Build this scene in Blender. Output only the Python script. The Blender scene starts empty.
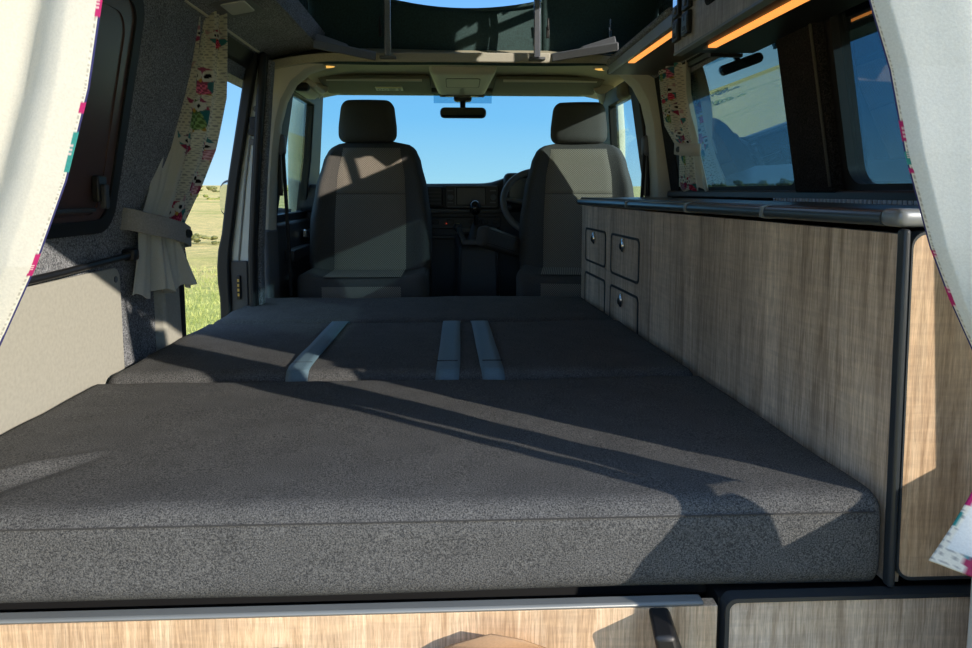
import bpy, math, random
from math import sin, cos, pi, radians, sqrt, exp
from mathutils import Vector, Matrix, noise as MN
random.seed(4)
scn = bpy.context.scene
COL = scn.collection

# ------------------------------------------------------------------ helpers
class MB:
    """collects vertices and faces of one mesh"""
    def __init__(s): s.v = []; s.f = []; s.c = None
    def add(s, vs, fs):
        o = len(s.v); s.v += [tuple(p) for p in vs]; s.f += [tuple(i + o for i in f) for f in fs]; return s
    def box(s, x0, x1, y0, y1, z0, z1):
        return s.add([(x0,y0,z0),(x1,y0,z0),(x1,y1,z0),(x0,y1,z0),(x0,y0,z1),(x1,y0,z1),(x1,y1,z1),(x0,y1,z1)],
              [(0,3,2,1),(4,5,6,7),(0,1,5,4),(1,2,6,5),(2,3,7,6),(3,0,4,7)])
    def hexa(s, p):      # 8 corners, bottom ring then top ring
        return s.add(p, [(0,3,2,1),(4,5,6,7),(0,1,5,4),(1,2,6,5),(2,3,7,6),(3,0,4,7)])
    def prism(s, poly, fn, a, b):   # polygon (u,v) swept from a to b; fn(u,v,t) -> xyz
        n = len(poly)
        vs = [fn(u, v, a) for u, v in poly] + [fn(u, v, b) for u, v in poly]
        return s.add(vs, [tuple(range(n))[::-1], tuple(range(n, 2*n))] + [(i, (i+1) % n, n + (i+1) % n, n + i) for i in range(n)])
    def tube(s, path, r, n=10, cap=True, squash=1.0):
        P = [Vector(p) for p in path]; m = len(P)
        rr = r if isinstance(r, (list, tuple)) else [r]*m
        ref = Vector((0,0,1)); rings = []
        for i in range(m):
            t = (P[min(i+1,m-1)] - P[max(i-1,0)]).normalized()
            a = t.cross(ref)
            if a.length < .05: a = t.cross(Vector((0,1,0)))
            a.normalize(); b = t.cross(a)
            rings.append([P[i] + a*rr[i]*cos(2*pi*k/n) + b*rr[i]*squash*sin(2*pi*k/n) for k in range(n)])
        vs = [p for q in rings for p in q]; fs = []
        for i in range(m-1):
            for k in range(n):
                fs.append((i*n+k, i*n+(k+1)%n, (i+1)*n+(k+1)%n, (i+1)*n+k))
        if cap: fs += [tuple(range(n)), tuple(range((m-1)*n, m*n))[::-1]]
        return s.add(vs, fs)
    def torus(s, c, ax, R, r, n=40, k=10, a0=0, a1=2*pi):
        c = Vector(c); ax = Vector(ax).normalized()
        u = ax.cross(Vector((1,0,0)) if abs(ax.x) < .8 else Vector((0,1,0))).normalized(); w = ax.cross(u)
        vs = []; fs = []
        for i in range(n):
            t = 2*pi*i/n; d = u*cos(t) + w*sin(t)
            for j in range(k):
                q = 2*pi*j/k; vs.append(c + d*(R + r*cos(q)) + ax*r*sin(q))
        for i in range(n):
            for j in range(k):
                fs.append((i*k+j, ((i+1)%n)*k+j, ((i+1)%n)*k+(j+1)%k, i*k+(j+1)%k))
        return s.add(vs, fs)
    def disc(s, c, ax, r, h, n=20, r2=None):
        c = Vector(c); ax = Vector(ax).normalized()
        u = ax.cross(Vector((1,0,0)) if abs(ax.x) < .8 else Vector((0,1,0))).normalized(); w = ax.cross(u)
        r2 = r if r2 is None else r2
        vs = [c + (u*cos(2*pi*k/n) + w*sin(2*pi*k/n))*r for k in range(n)] + [c + ax*h + (u*cos(2*pi*k/n) + w*sin(2*pi*k/n))*r2 for k in range(n)]
        return s.add(vs, [tuple(range(n))[::-1], tuple(range(n, 2*n))] + [(k, (k+1)%n, n+(k+1)%n, n+k) for k in range(n)])
    def ball(s, c, rx, ry, rz, n=14, m=9, jit=0):
        vs = [(c[0], c[1], c[2]-rz)]
        for i in range(1, m):
            t = -pi/2 + pi*i/m
            for k in range(n):
                j = 1 + jit*random.uniform(-1, 1)
                vs.append((c[0]+rx*j*cos(t)*cos(2*pi*k/n), c[1]+ry*j*cos(t)*sin(2*pi*k/n), c[2]+rz*j*sin(t)))
        vs.append((c[0], c[1], c[2]+rz)); e = len(vs)-1; fs = []
        for k in range(n):
            fs.append((0, 1+(k+1)%n, 1+k)); fs.append((e, 1+(m-2)*n+k, 1+(m-2)*n+(k+1)%n))
        for i in range(m-2):
            for k in range(n):
                fs.append((1+i*n+k, 1+i*n+(k+1)%n, 1+(i+1)*n+(k+1)%n, 1+(i+1)*n+k))
        return s.add(vs, fs)
    def grid(s, nu, nv, fn):
        vs = [fn(i/nu, j/nv) for j in range(nv+1) for i in range(nu+1)]; w = nu+1
        return s.add(vs, [(j*w+i, j*w+i+1, (j+1)*w+i+1, (j+1)*w+i) for j in range(nv) for i in range(nu)])
    def rbox(s, x0, x1, y0, y1, z0, z1, r, step=.02, fn=None):
        """rounded box with dense faces; fn(point, normal) may displace"""
        L = [(x0,x1),(y0,y1),(z0,z1)]; rq = r if isinstance(r, tuple) else (r, r, r); rr = [min(q, (b-a)/2*.999) for q, (a, b) in zip(rq, L)]
        n = [max(2, int((b-a)/step)) for a, b in L]; idx = {}; vs = []; fs = []
        def key(i, j, k):
            q = (i, j, k)
            if q in idx: return idx[q]
            raw = []
            for a, (lo, hi) in enumerate(L):
                t = q[a]/n[a]; raw.append(lo + (hi-lo)*t)
            cl = [min(max(raw[a], L[a][0]+rr[a]), L[a][1]-rr[a]) for a in range(3)]
            d = Vector([(raw[a]-cl[a])/rr[a] for a in range(3)])
            m = max(abs(d.x), abs(d.y), abs(d.z)); 
            if d.length > 1e-9: d = d.normalized()*m
            p = Vector([cl[a] + d[a]*rr[a] for a in range(3)])
            if fn: p = fn(p, d)
            idx[q] = len(vs); vs.append(p); return idx[q]
        nx, ny, nz = n
        for i in range(nx):
            for j in range(ny):
                fs.append((key(i,j,0), key(i,j+1,0), key(i+1,j+1,0), key(i+1,j,0)))
                fs.append((key(i,j,nz), key(i+1,j,nz), key(i+1,j+1,nz), key(i,j+1,nz)))
        for i in range(nx):
            for k in range(nz):
                fs.append((key(i,0,k), key(i+1,0,k), key(i+1,0,k+1), key(i,0,k+1)))
                fs.append((key(i,ny,k), key(i,ny,k+1), key(i+1,ny,k+1), key(i+1,ny,k)))
        for j in range(ny):
            for k in range(nz):
                fs.append((key(0,j,k), key(0,j,k+1), key(0,j+1,k+1), key(0,j+1,k)))
                fs.append((key(nx,j,k), key(nx,j+1,k), key(nx,j+1,k+1), key(nx,j,k+1)))
        return s.add(vs, fs)

def obj(name, mb, mat, parent=None, bevel=0, seg=2, smooth=True, ang=35, solid=0, local=False, colors=None):
    off = Vector((0,0,0))
    if parent is not None and not local:
        q = parent
        while q: off += q.location; q = q.parent
    me = bpy.data.meshes.new(name)
    me.from_pydata([tuple(Vector(p)-off) for p in mb.v], [], mb.f); me.update()
    if colors:
        at = me.color_attributes.new('Col', 'FLOAT_COLOR', 'POINT')
        at.data.foreach_set('color', [k for c in colors for k in (c[0], c[1], c[2], 1.0)])
    o = bpy.data.objects.new(name, me); COL.objects.link(o)
    me.materials.append(mat)
    if parent is not None: o.parent = parent
    if smooth:
        me.polygons.foreach_set('use_smooth', [True]*len(me.polygons)); me.set_sharp_from_angle(angle=radians(ang))
    if solid:
        m = o.modifiers.new('thick', 'SOLIDIFY'); m.thickness = solid; m.offset = 0
    if bevel:
        m = o.modifiers.new('round', 'BEVEL'); m.width = bevel; m.segments = seg; m.limit_method = 'ANGLE'; m.angle_limit = radians(40); m.use_clamp_overlap = True
    return o

def tag(o, label, cat, group=None, kind=None):
    o['label'] = label; o['category'] = cat
    if group: o['group'] = group
    if kind: o['kind'] = kind
    return o
def thing(name, label, cat, loc=(0,0,0), rz=0, group=None):
    o = bpy.data.objects.new(name, None); COL.objects.link(o); o.location = loc; o.rotation_euler = (0,0,rz)
    o.empty_display_size = .05
    return tag(o, label, cat, group)
def struct(o, label=None, cat=None):
    o['kind'] = 'structure'
    if label: o['label'] = label
    if cat: o['category'] = cat
    return o
def lerp(a, b, t): return a + (b-a)*t
def plerp(pts, t):
    """piecewise linear through (t, v...) rows"""
    if t <= pts[0][0]: return pts[0][1:]
    for a, b in zip(pts, pts[1:]):
        if t <= b[0]:
            k = (t-a[0])/(b[0]-a[0]); k = k*k*(3-2*k)*.5 + k*.5
            return tuple(lerp(p, q, k) for p, q in zip(a[1:], b[1:]))
    return pts[-1][1:]
def rrect(w0, w1, h0, h1, r, n=6):
    out = []
    for cx, cy, a in ((w1-r, h1-r, 0), (w0+r, h1-r, 90), (w0+r, h0+r, 180), (w1-r, h0+r, 270)):
        for k in range(n+1):
            t = radians(a + 90*k/n); out.append((cx + r*cos(t), cy + r*sin(t)))
    return out
def ringfaces(mb, outer, inner, fn, a, b):
    """frame between two loops of equal count, from depth a to b"""
    n = len(outer)
    vs = [fn(u,v,a) for u,v in outer] + [fn(u,v,a) for u,v in inner] + [fn(u,v,b) for u,v in outer] + [fn(u,v,b) for u,v in inner]
    fs = []
    for i in range(n):
        j = (i+1) % n
        fs += [(i,j,n+j,n+i), (2*n+i,3*n+i,3*n+j,2*n+j), (i,2*n+i,2*n+j,j), (n+i,n+j,3*n+j,3*n+i)]
    mb.add(vs, fs); return mb

# ------------------------------------------------------------------ materials
def nmat(name):
    m = bpy.data.materials.new(name); m.use_nodes = True
    nt = m.node_tree; b = nt.nodes['Principled BSDF']
    return m, nt, b
def N(nt, t, **kw):
    n = nt.nodes.new(t)
    for k, v in kw.items():
        if k in n.inputs: n.inputs[k].default_value = v
        else: setattr(n, k, v)
    return n
def ramp(nt, src, stops):
    r = nt.nodes.new('ShaderNodeValToRGB'); e = r.color_ramp.elements
    while len(e) < len(stops): e.new(.5)
    for q, (p, c) in zip(e, stops): q.position = p; q.color = (*c, 1)
    nt.links.new(src, r.inputs[0]); return r.outputs[0]
def coords(nt, scale=(1,1,1), kind='Object'):
    t = nt.nodes.new('ShaderNodeTexCoord'); m = nt.nodes.new('ShaderNodeMapping'); m.inputs['Scale'].default_value = scale
    nt.links.new(t.outputs[kind], m.inputs[0]); return m.outputs[0]
def noise(nt, vec, scale, detail=2, rough=.5, dist=0):
    n = N(nt, 'ShaderNodeTexNoise'); n.inputs['Scale'].default_value = scale; n.inputs['Detail'].default_value = detail
    n.inputs['Roughness'].default_value = rough; n.inputs['Distortion'].default_value = dist
    nt.links.new(vec, n.inputs['Vector']); return n.outputs['Fac']
def bump(nt, b, h, strength=.3, dist=.002):
    n = N(nt, 'ShaderNodeBump'); n.inputs['Strength'].default_value = strength; n.inputs['Distance'].default_value = dist
    nt.links.new(h, n.inputs['Height']); nt.links.new(n.outputs[0], b.inputs['Normal'])
def plain(name, col, rough=.5, metal=0, spec=.5, grain=0, gs=300):
    m, nt, b = nmat(name)
    b.inputs['Base Color'].default_value = (*col, 1); b.inputs['Roughness'].default_value = rough
    b.inputs['Metallic'].default_value = metal; b.inputs['Specular IOR Level'].default_value = spec
    v = coords(nt); f = noise(nt, v, gs if grain else 9, 3)
    k = grain if grain else .06
    c = ramp(nt, f, [(.3, tuple(x*(1-k) for x in col)), (.7, tuple(min(1, x*(1+k)) for x in col))])
    nt.links.new(c, b.inputs['Base Color'])
    if grain: bump(nt, b, f, .25, .001)
    return m
def felt(name, dark, light, s1=260, spread=(.35,.68), bstr=.6):
    m, nt, b = nmat(name); v = coords(nt)
    f = noise(nt, v, s1, 3, .7); g = noise(nt, v, 14, 3)
    c = ramp(nt, f, [(spread[0], dark), (spread[1], light)])
    mx = N(nt, 'ShaderNodeMix', data_type='RGBA', blend_type='MULTIPLY'); mx.inputs[0].default_value = .5
    nt.links.new(c, mx.inputs[6]); nt.links.new(ramp(nt, g, [(.3, (.75,.75,.75)), (.7, (1.1,1.1,1.1))]), mx.inputs[7])
    nt.links.new(mx.outputs[2], b.inputs['Base Color'])
    b.inputs['Roughness'].default_value = .95; b.inputs['Specular IOR Level'].default_value = .15
    bump(nt, b, f, bstr, .002); return m
def wood(name, cols, seed=0):
    m, nt, b = nmat(name)
    def vec(sc):
        t = nt.nodes.new('ShaderNodeTexCoord'); mp = nt.nodes.new('ShaderNodeMapping')
        mp.inputs['Scale'].default_value = sc; mp.inputs['Location'].default_value = (seed*.37, seed*.71, seed*.13)
        nt.links.new(t.outputs['Object'], mp.inputs[0]); return mp.outputs[0]
    a = noise(nt, vec((17,17,1.1)), 1.0, 6, .60, 2.2)      # broad boards and cathedral figure
    p = noise(nt, vec((300,300,15)), 1.0, 4, .75, .6)        # pores
    q = noise(nt, vec((9,9,90)), 1.0, 3, .6, .5)           # cross saw marks
    l = noise(nt, vec((7,7,.15)), 1.0, 2, .5)
    base = ramp(nt, a, [(.30, cols[0]), (.46, cols[1]), (.6, cols[2]), (.74, cols[1])])
    def mul(x, f, lo, hi, k, p0=.35, p1=.65):
        mx = N(nt, 'ShaderNodeMix', data_type='RGBA', blend_type='MULTIPLY'); mx.inputs[0].default_value = k
        nt.links.new(x, mx.inputs[6]); nt.links.new(ramp(nt, f, [(p0, lo), (p1, hi)]), mx.inputs[7]); return mx.outputs[2]
    base = mul(base, p, (.50,.45,.40), (1.08,1.08,1.08), .8)
    base = mul(base, l, (.70,.68,.66), (1.1,1.1,1.1), .9, .36, .64)
    base = mul(base, q, (.9,.9,.92), (1.06,1.06,1.05), .8, .4, .6)
    nt.links.new(base, b.inputs['Base Color']); b.inputs['Roughness'].default_value = .55
    bump(nt, b, p, .25, .001); return m
def weave(name, dark, light, sc):
    """automotive fabric with a small diamond figure"""
    m, nt, b = nmat(name)
    t = nt.nodes.new('ShaderNodeTexCoord'); sx = nt.nodes.new('ShaderNodeSeparateXYZ'); nt.links.new(t.outputs['Object'], sx.inputs[0])
    def M(op, a, bb=None):
        n = N(nt, 'ShaderNodeMath', operation=op)
        for i, x in enumerate((a, bb)):
            if x is None: continue
            if isinstance(x, (int, float)): n.inputs[i].default_value = x
            else: nt.links.new(x, n.inputs[i])
        return n.outputs[0]
    u = M('MULTIPLY', sx.outputs['X'], sc); w = M('MULTIPLY', sx.outputs['Z'], sc*.8)
    f = M('ADD', M('MULTIPLY', M('SINE', M('ADD', u, w)), .5), M('MULTIPLY', M('SINE', M('SUBTRACT', u, w)), .5))
    f = M('ADD', M('MULTIPLY', f, .5), .5)
    nz = noise(nt, t.outputs['Object'], 500, 2)
    f2 = M('ADD', M('MULTIPLY', f, .75), M('MULTIPLY', nz, .25))
    nt.links.new(ramp(nt, f2, [(.35, dark), (.8, light)]), b.inputs['Base Color'])
    b.inputs['Roughness'].default_value = .9; b.inputs['Specular IOR Level'].default_value = .2
    bump(nt, b, f2, .4, .002); return m
def cloth(name, transl=.3, attr=True, col=(.8,.78,.7)):
    m, nt, b = nmat(name)
    if attr:
        a = N(nt, 'ShaderNodeAttribute', attribute_name='Col'); src = a.outputs['Color']
    else:
        rgb = N(nt, 'ShaderNodeRGB'); rgb.outputs[0].default_value = (*col, 1); src = rgb.outputs[0]
    f = noise(nt, coords(nt, (1,1,1)), 420, 2); 
    mx = N(nt, 'ShaderNodeMix', data_type='RGBA', blend_type='MULTIPLY'); mx.inputs[0].default_value = 1
    nt.links.new(src, mx.inputs[6]); nt.links.new(ramp(nt, f, [(.3, (.9,.9,.9)), (.7, (1,1,1))]), mx.inputs[7])
    nt.links.new(mx.outputs[2], b.inputs['Base Color']); b.inputs['Roughness'].default_value = .85; b.inputs['Specular IOR Level'].default_value = .15
    bump(nt, b, f, .2, .001)
    t = N(nt, 'ShaderNodeBsdfTranslucent'); nt.links.new(mx.outputs[2], t.inputs[0])
    s = N(nt, 'ShaderNodeMixShader'); s.inputs[0].default_value = transl
    nt.links.new(b.outputs[0], s.inputs[1]); nt.links.new(t.outputs[0], s.inputs[2])
    nt.links.new(s.outputs[0], nt.nodes['Material Output'].inputs[0]); return m
def glass(name, tint, r0=.04, gain=1.0):
    """window glass: tinted transmission and a mirror reflection that grows at grazing angles"""
    m = bpy.data.materials.new(name); m.use_nodes = True; nt = m.node_tree; nt.nodes.remove(nt.nodes['Principled BSDF'])
    tr = N(nt, 'ShaderNodeBsdfTransparent'); tr.inputs[0].default_value = (*tint, 1)
    gl = N(nt, 'ShaderNodeBsdfGlossy'); gl.inputs['Roughness'].default_value = .0
    lw = N(nt, 'ShaderNodeLayerWeight'); lw.inputs[0].default_value = .5
    pw = N(nt, 'ShaderNodeMath', operation='POWER'); pw.inputs[1].default_value = 4.0; nt.links.new(lw.outputs['Facing'], pw.inputs[0])
    ma = N(nt, 'ShaderNodeMath', operation='MULTIPLY_ADD', use_clamp=True); ma.inputs[1].default_value = gain; ma.inputs[2].default_value = r0
    nt.links.new(pw.outputs[0], ma.inputs[0])
    s = N(nt, 'ShaderNodeMixShader'); nt.links.new(ma.outputs[0], s.inputs[0]); nt.links.new(tr.outputs[0], s.inputs[1]); nt.links.new(gl.outputs[0], s.inputs[2])
    nt.links.new(s.outputs[0], nt.nodes['Material Output'].inputs[0]); return m
def emit(name, col, st):
    m, nt, b = nmat(name); b.inputs['Base Color'].default_value = (*col, 1)
    b.inputs['Emission Color'].default_value = (*col, 1); b.inputs['Emission Strength'].default_value = st
    v = coords(nt, (1,60,1)); f = noise(nt, v, 3, 1)
    nt.links.new(ramp(nt, f, [(.35, tuple(x*.8 for x in col)), (.65, col)]), b.inputs['Emission Color']); return m

BED = felt('bed_fabric', (.030,.031,.034), (.185,.185,.182), 460, (.37,.72), .5)
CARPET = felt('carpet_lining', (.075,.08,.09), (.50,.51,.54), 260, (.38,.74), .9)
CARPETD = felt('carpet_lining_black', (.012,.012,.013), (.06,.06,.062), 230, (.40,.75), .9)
OAK = wood('sonoma_oak', [(.36,.26,.18), (.69,.54,.40), (.80,.65,.50)], 1)
OAK2 = wood('sonoma_oak_rear', [(.52,.345,.20), (.78,.55,.35), (.85,.64,.43)], 5)
GREYWOOD = wood('locker_laminate', [(.40,.37,.36), (.52,.49,.48), (.58,.55,.54)], 3)
EDGE = plain('edge_trim_grey', (.030,.036,.042), .35)
EDGELIGHT = plain('edging_strip', (.16,.17,.17), .35)
NOSE = plain('counter_edge', (.055,.072,.085), .3, .2)
NOSECAP = plain('counter_corner', (.25,.27,.29), .35, .3)
COUNTER = plain('counter_top', (.03,.033,.037), .3, grain=.3, gs=200)
BLACK = plain('black_plastic', (.010,.010,.011), .45)
RUBBER = plain('black_rubber', (.008,.008,.009), .55)
DARKGREY = plain('dark_grey_plastic', (.045,.046,.05), .5, grain=.15)
MIDGREY = plain('mid_grey_plastic', (.13,.135,.145), .5, grain=.1)
BEIGE = plain('beige_trim', (.60,.57,.47), .6, grain=.06)
HEADLINE = plain('beige_headliner', (.44,.41,.30), .85, grain=.12)
VISOR = plain('visor_fabric', (.17,.16,.115), .85, grain=.12)
PANEL = plain('beige_fabric_panel', (.40,.385,.33), .85, grain=.07, gs=120)
SILVER = plain('silver_body_paint', (.52,.55,.54), .35, .1)
CHROME = plain('chrome', (.75,.76,.78), .12, 1)
STEEL = plain('strut_steel', (.35,.38,.45), .25, .8)
CANVAS = plain('roof_canvas', (.022,.055,.056), .8, grain=.25, gs=160)
ROOFTRIM = plain('roof_aperture_trim', (.15,.16,.175), .6, grain=.08)
ROOFTRIMB = plain('roof_aperture_trim_beige', (.40,.38,.31), .6, grain=.06)
SEATSIDE = weave('seat_side_fabric', (.042,.040,.039), (.125,.118,.11), 1500)
SEATMID = weave('seat_centre_fabric', (.095,.084,.072), (.36,.315,.26), 760)
SEATRAIL = plain('seat_base_black', (.012,.012,.013), .5)
DASH = plain('dashboard_black', (.032,.032,.036), .5, grain=.2)
SCREEN = plain('infotainment_screen', (.004,.005,.007), .35)
WEB = plain('strap_webbing', (.10,.165,.21), .6, grain=.12, gs=420)
BELT = plain('belt_webbing', (.012,.012,.013), .7)
TIE = plain('grey_tieback', (.30,.29,.28), .75, grain=.15, gs=260)
LEDM = emit('warm_led', (1.0,.36,.075), .95)
LAMPM = emit('warm_lamp', (1.0,.55,.12), .7)
BLUELED = emit('blue_display', (.18,.42,.85), .7)
REDDOT = emit('red_switch_light', (.8,.08,.03), .3)
WINBLACK = plain('blackout_window', (.085,.05,.05), .32)
MIRRORM = plain('mirror_glass', (.75,.8,.85), .02, 1)
PAPER = plain('kraft_card', (.36,.22,.12), .75, grain=.08)
LABELW = plain('label_white', (.7,.68,.6), .6)
LABELY = plain('label_yellow', (.75,.55,.08), .6)
G_SIDE = glass('privacy_glass', (.31,.44,.50), .24, 1.0)
G_SCREEN = glass('windscreen_glass', (.80,.93,.94), .02, .25)
G_DOOR = glass('door_glass', (.80,.92,.93), .03, .3)
G_BAND = glass('screen_sun_band', (.62,.78,.85), .02, .2)
CURT = cloth('curtain_lining', .30)
CURTP = cloth('owl_curtain', .38)

# ------------------------------------------------------------------ camera
cam = bpy.data.cameras.new('camera'); co = bpy.data.objects.new('camera', cam); COL.objects.link(co)
co.location = (0, 0, 1.06)
co.rotation_euler = (radians(90) - math.atan(71/700), 0, radians(-2.6))
cam.lens = 36*700/972; cam.sensor_width = 36; cam.shift_y = -62/972; cam.clip_start = .02; cam.clip_end = 3000
scn.camera = co

# ------------------------------------------------------------------ light
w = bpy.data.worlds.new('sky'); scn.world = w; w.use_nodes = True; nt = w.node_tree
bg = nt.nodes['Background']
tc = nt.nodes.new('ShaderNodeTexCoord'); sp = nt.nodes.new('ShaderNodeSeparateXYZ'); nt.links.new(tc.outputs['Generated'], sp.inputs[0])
c = ramp(nt, sp.outputs['Z'], [(0.0, (.38,.54,.63)), (.02, (.32,.50,.64)), (.10, (.19,.41,.67)), (.27, (.115,.31,.66)), (.5, (.42,.62,.98))])  # top stop, above the visible sky, brightened to fill the interior
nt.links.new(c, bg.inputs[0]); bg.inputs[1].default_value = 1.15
sd = Vector((.767, -.642, .333)).normalized()
sl = bpy.data.lights.new('sun', 'SUN'); sl.energy = 4.0; sl.color = (1.0, .91, .78); sl.angle = radians(.55)
so = bpy.data.objects.new('sun', sl); COL.objects.link(so); so.location = (6, -5, 4)
so.rotation_euler = sd.to_track_quat('Z', 'Y').to_euler()
scn.view_settings.view_transform = 'Standard'; scn.view_settings.look = 'None'
scn.view_settings.exposure = 0.52; scn.view_settings.gamma = 1.0; scn.view_settings.use_curve_mapping = False
scn.cycles.max_bounces = 16; scn.cycles.diffuse_bounces = 10; scn.cycles.transparent_max_bounces = 12

# ------------------------------------------------------------------ outdoors
GZ = -.45
def ground_mat():
    m, nt, b = nmat('grassland')
    v = coords(nt); a = noise(nt, v, .10, 5, .6); f = noise(nt, v, 2.2, 6, .75); d = noise(nt, v, 22, 4, .7)
    # dry straw further off, greener patches near the van
    g = ramp(nt, a, [(.36, (.50,.44,.14)), (.50, (.78,.57,.25)), (.66, (.70,.54,.21))])
    t = nt.nodes.new('ShaderNodeTexCoord'); vd = N(nt, 'ShaderNodeVectorMath', operation='DISTANCE'); vd.inputs[1].default_value = (-3.5, 8.0, GZ)
    nt.links.new(t.outputs['Object'], vd.inputs[0])
    ad = N(nt, 'ShaderNodeMath', operation='MULTIPLY_ADD'); nt.links.new(f, ad.inputs[0]); ad.inputs[1].default_value = 5.0; nt.links.new(vd.outputs['Value'], ad.inputs[2])
    dv = N(nt, 'ShaderNodeMath', operation='DIVIDE'); nt.links.new(ad.outputs[0], dv.inputs[0]); dv.inputs[1].default_value = 14
    near = ramp(nt, dv.outputs[0], [(.30, (1,1,1)), (.62, (0,0,0))])
    mx = N(nt, 'ShaderNodeMix', data_type='RGBA'); nt.links.new(near, mx.inputs[0]); nt.links.new(g, mx.inputs[6]); mx.inputs[7].default_value = (.52,.50,.15,1)
    mu = N(nt, 'ShaderNodeMix', data_type='RGBA', blend_type='MULTIPLY'); mu.inputs[0].default_value = .9
    nt.links.new(mx.outputs[2], mu.inputs[6]); nt.links.new(ramp(nt, f, [(.33, (.62,.66,.6)), (.66, (1.25,1.2,1.1))]), mu.inputs[7])
    m2 = N(nt, 'ShaderNodeMix', data_type='RGBA', blend_type='MULTIPLY'); m2.inputs[0].default_value = .7
    nt.links.new(mu.outputs[2], m2.inputs[6]); nt.links.new(ramp(nt, d, [(.35, (.6,.65,.5)), (.62, (1.2,1.2,1.2))]), m2.inputs[7])
    nt.links.new(m2.outputs[2], b.inputs['Base Color']); b.inputs['Roughness'].default_value = 1; b.inputs['Specular IOR Level'].default_value = .05
    bump(nt, b, d, .8, .05); return m
gm = ground_mat()
mb = MB()
rs = [0, 3, 6, 10, 15, 22, 32, 48, 70, 110, 170, 260, 400, 620]; nseg = 64
vs = []; 
for r in rs:
    for k in range(nseg):
        t = 2*pi*k/nseg; x, y = r*cos(t), r*sin(t)
        z = GZ + (0 if r < 12 else .35*MN.noise(Vector((x*.03, y*.03, 1)))*min(1, (r-12)/60) + max(0, (r-60)/560)*6.4*(1+.5*MN.noise(Vector((cos(t)*2.2, sin(t)*2.2, 4)))))
        vs.append((x, y, z))
fs = [(i*nseg+k, i*nseg+(k+1)%nseg, (i+1)*nseg+(k+1)%nseg, (i+1)*nseg+k) for i in range(len(rs)-1) for k in range(nseg)]
mb.add(vs, fs)
struct(obj('ground', mb, gm, ang=180), 'dry grass field around the van', 'field')
SHR = felt('gorse_leaf', (.13,.16,.035), (.44,.44,.12), 3.0, (.35,.7), .4)
SHR2 = felt('heath_leaf', (.10,.115,.04), (.34,.32,.12), 3.0, (.35,.7), .4)
def shrub(x, y, wx, wy, h, mat, label, zb=GZ):
    mb = MB(); n = max(14, int(wx/h*9))
    for i in range(n):
        u = random.uniform(-1, 1); top = h*(1-.6*u*u)*random.uniform(.45, 1.0); rr = max(.16*h, wx/n*1.2)*random.uniform(.7, 1.5)
        mb.ball((x+u*wx*.85, y+random.uniform(-1,1)*wy*.6, zb + max(.0, top-rr*.6)), rr*1.3, min(wy*.5, rr*1.4), rr*.75, 10, 7, .28)
    return tag(obj('shrub', mb, mat, ang=180), label, 'shrub', 'shrubs out in the field')
shrub(-7.35, 20.2, 1.1, .7, .30, SHR2, 'low dark green shrub patch midway across the field, framed by the side door')
shrub(-33.5, 92, 6.5, 3, 1.25, SHR, 'large bushy yellow-green gorse clump beyond the dry grass, behind the owl curtain edge')
shrub(-25, 84, 3.6, 2, .9, SHR2, 'thin dark green hedge line beside the door mirror')
shrub(-62, 170, 13, 4, 2.2, SHR2, 'long brownish heath bank along the skyline left of the mirror', GZ+.7)
shrub(-46, 180, 9, 4, 2.0, SHR, 'pale green shrub bank on the skyline just above the mirror', GZ+.8)
shrub(120, 250, 40, 8, 5.0, SHR2, 'dark green hedge on the horizon seen through the tinted side window', GZ+1.0)
shrub(105, 170, 22, 6, 3.2, SHR, 'brighter green hedge in front of the far hedge beyond the side window', GZ+.5)
# grass tufts near the open side door
mb = MB()
for i in range(5200):
    y = random.uniform(5.0, 14); x = -y*random.uniform(.27, .47)
    h = random.uniform(.03, .085); a = random.uniform(0, 2*pi); wd = .006; lx = random.uniform(-.04,.04); ly = random.uniform(-.04,.04)
    mb.add([(x-wd*cos(a), y-wd*sin(a), GZ-.01), (x+wd*cos(a), y+wd*sin(a), GZ-.01), (x+lx, y+ly, GZ+h)], [(0,1,2)])
GR = felt('grass_blade', (.26,.32,.07), (.62,.62,.22), 2.5, (.35,.65), 0)
tag(obj('grass', mb, GR, smooth=False), 'short rough green grass just outside the open side door', 'grass', kind='stuff')

# ------------------------------------------------------------------ van shell
struct(obj('floor', MB().box(-.90, .97, .45, 4.3, .05, .12), DARKGREY), 'dark van floor under the bed', 'floor')
def LX(z): return -.84 + max(0, z-.95)*.2
def RX(z): return .90 - max(0, z-1.0)*.178
# left wall: carpeted skin behind the door pillar
mb = MB(); prof = [(LX(z), z) for z in (.12, .5, .95, 1.1, 1.25, 1.4, 1.56)]
poly = prof + [(x-.07, z) for x, z in prof[::-1]]
mb.prism(poly, lambda u, v, t: (u, t, v), .62, 2.13)
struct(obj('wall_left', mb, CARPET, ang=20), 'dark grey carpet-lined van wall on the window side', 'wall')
# right wall with two window holes
mb = MB()
ys = [.83, 1.28, 1.50, 1.56, 1.77, 2.74, 2.98]
def rwall(y0, y1, z0, z1, mb=mb):
    zs = [z0] + [q for q in (1.0,) if z0 < q < z1] + [z1]
    pr = [(RX(z), z) for z in zs]
    mb.prism(pr + [(x+.06, z) for x, z in pr[::-1]], lambda u, v, t: (u, t, v), y0, y1)
rwall(.83, 2.98, .12, 1.055); rwall(.83, 2.98, 1.505, 1.64)
rwall(2.74, 2.98, 1.055, 1.505); rwall(.83, .90, 1.055, 1.505)
struct(obj('wall_right', mb, CARPETD, ang=20), 'black carpet-lined van wall behind the kitchen', 'wall')
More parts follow.
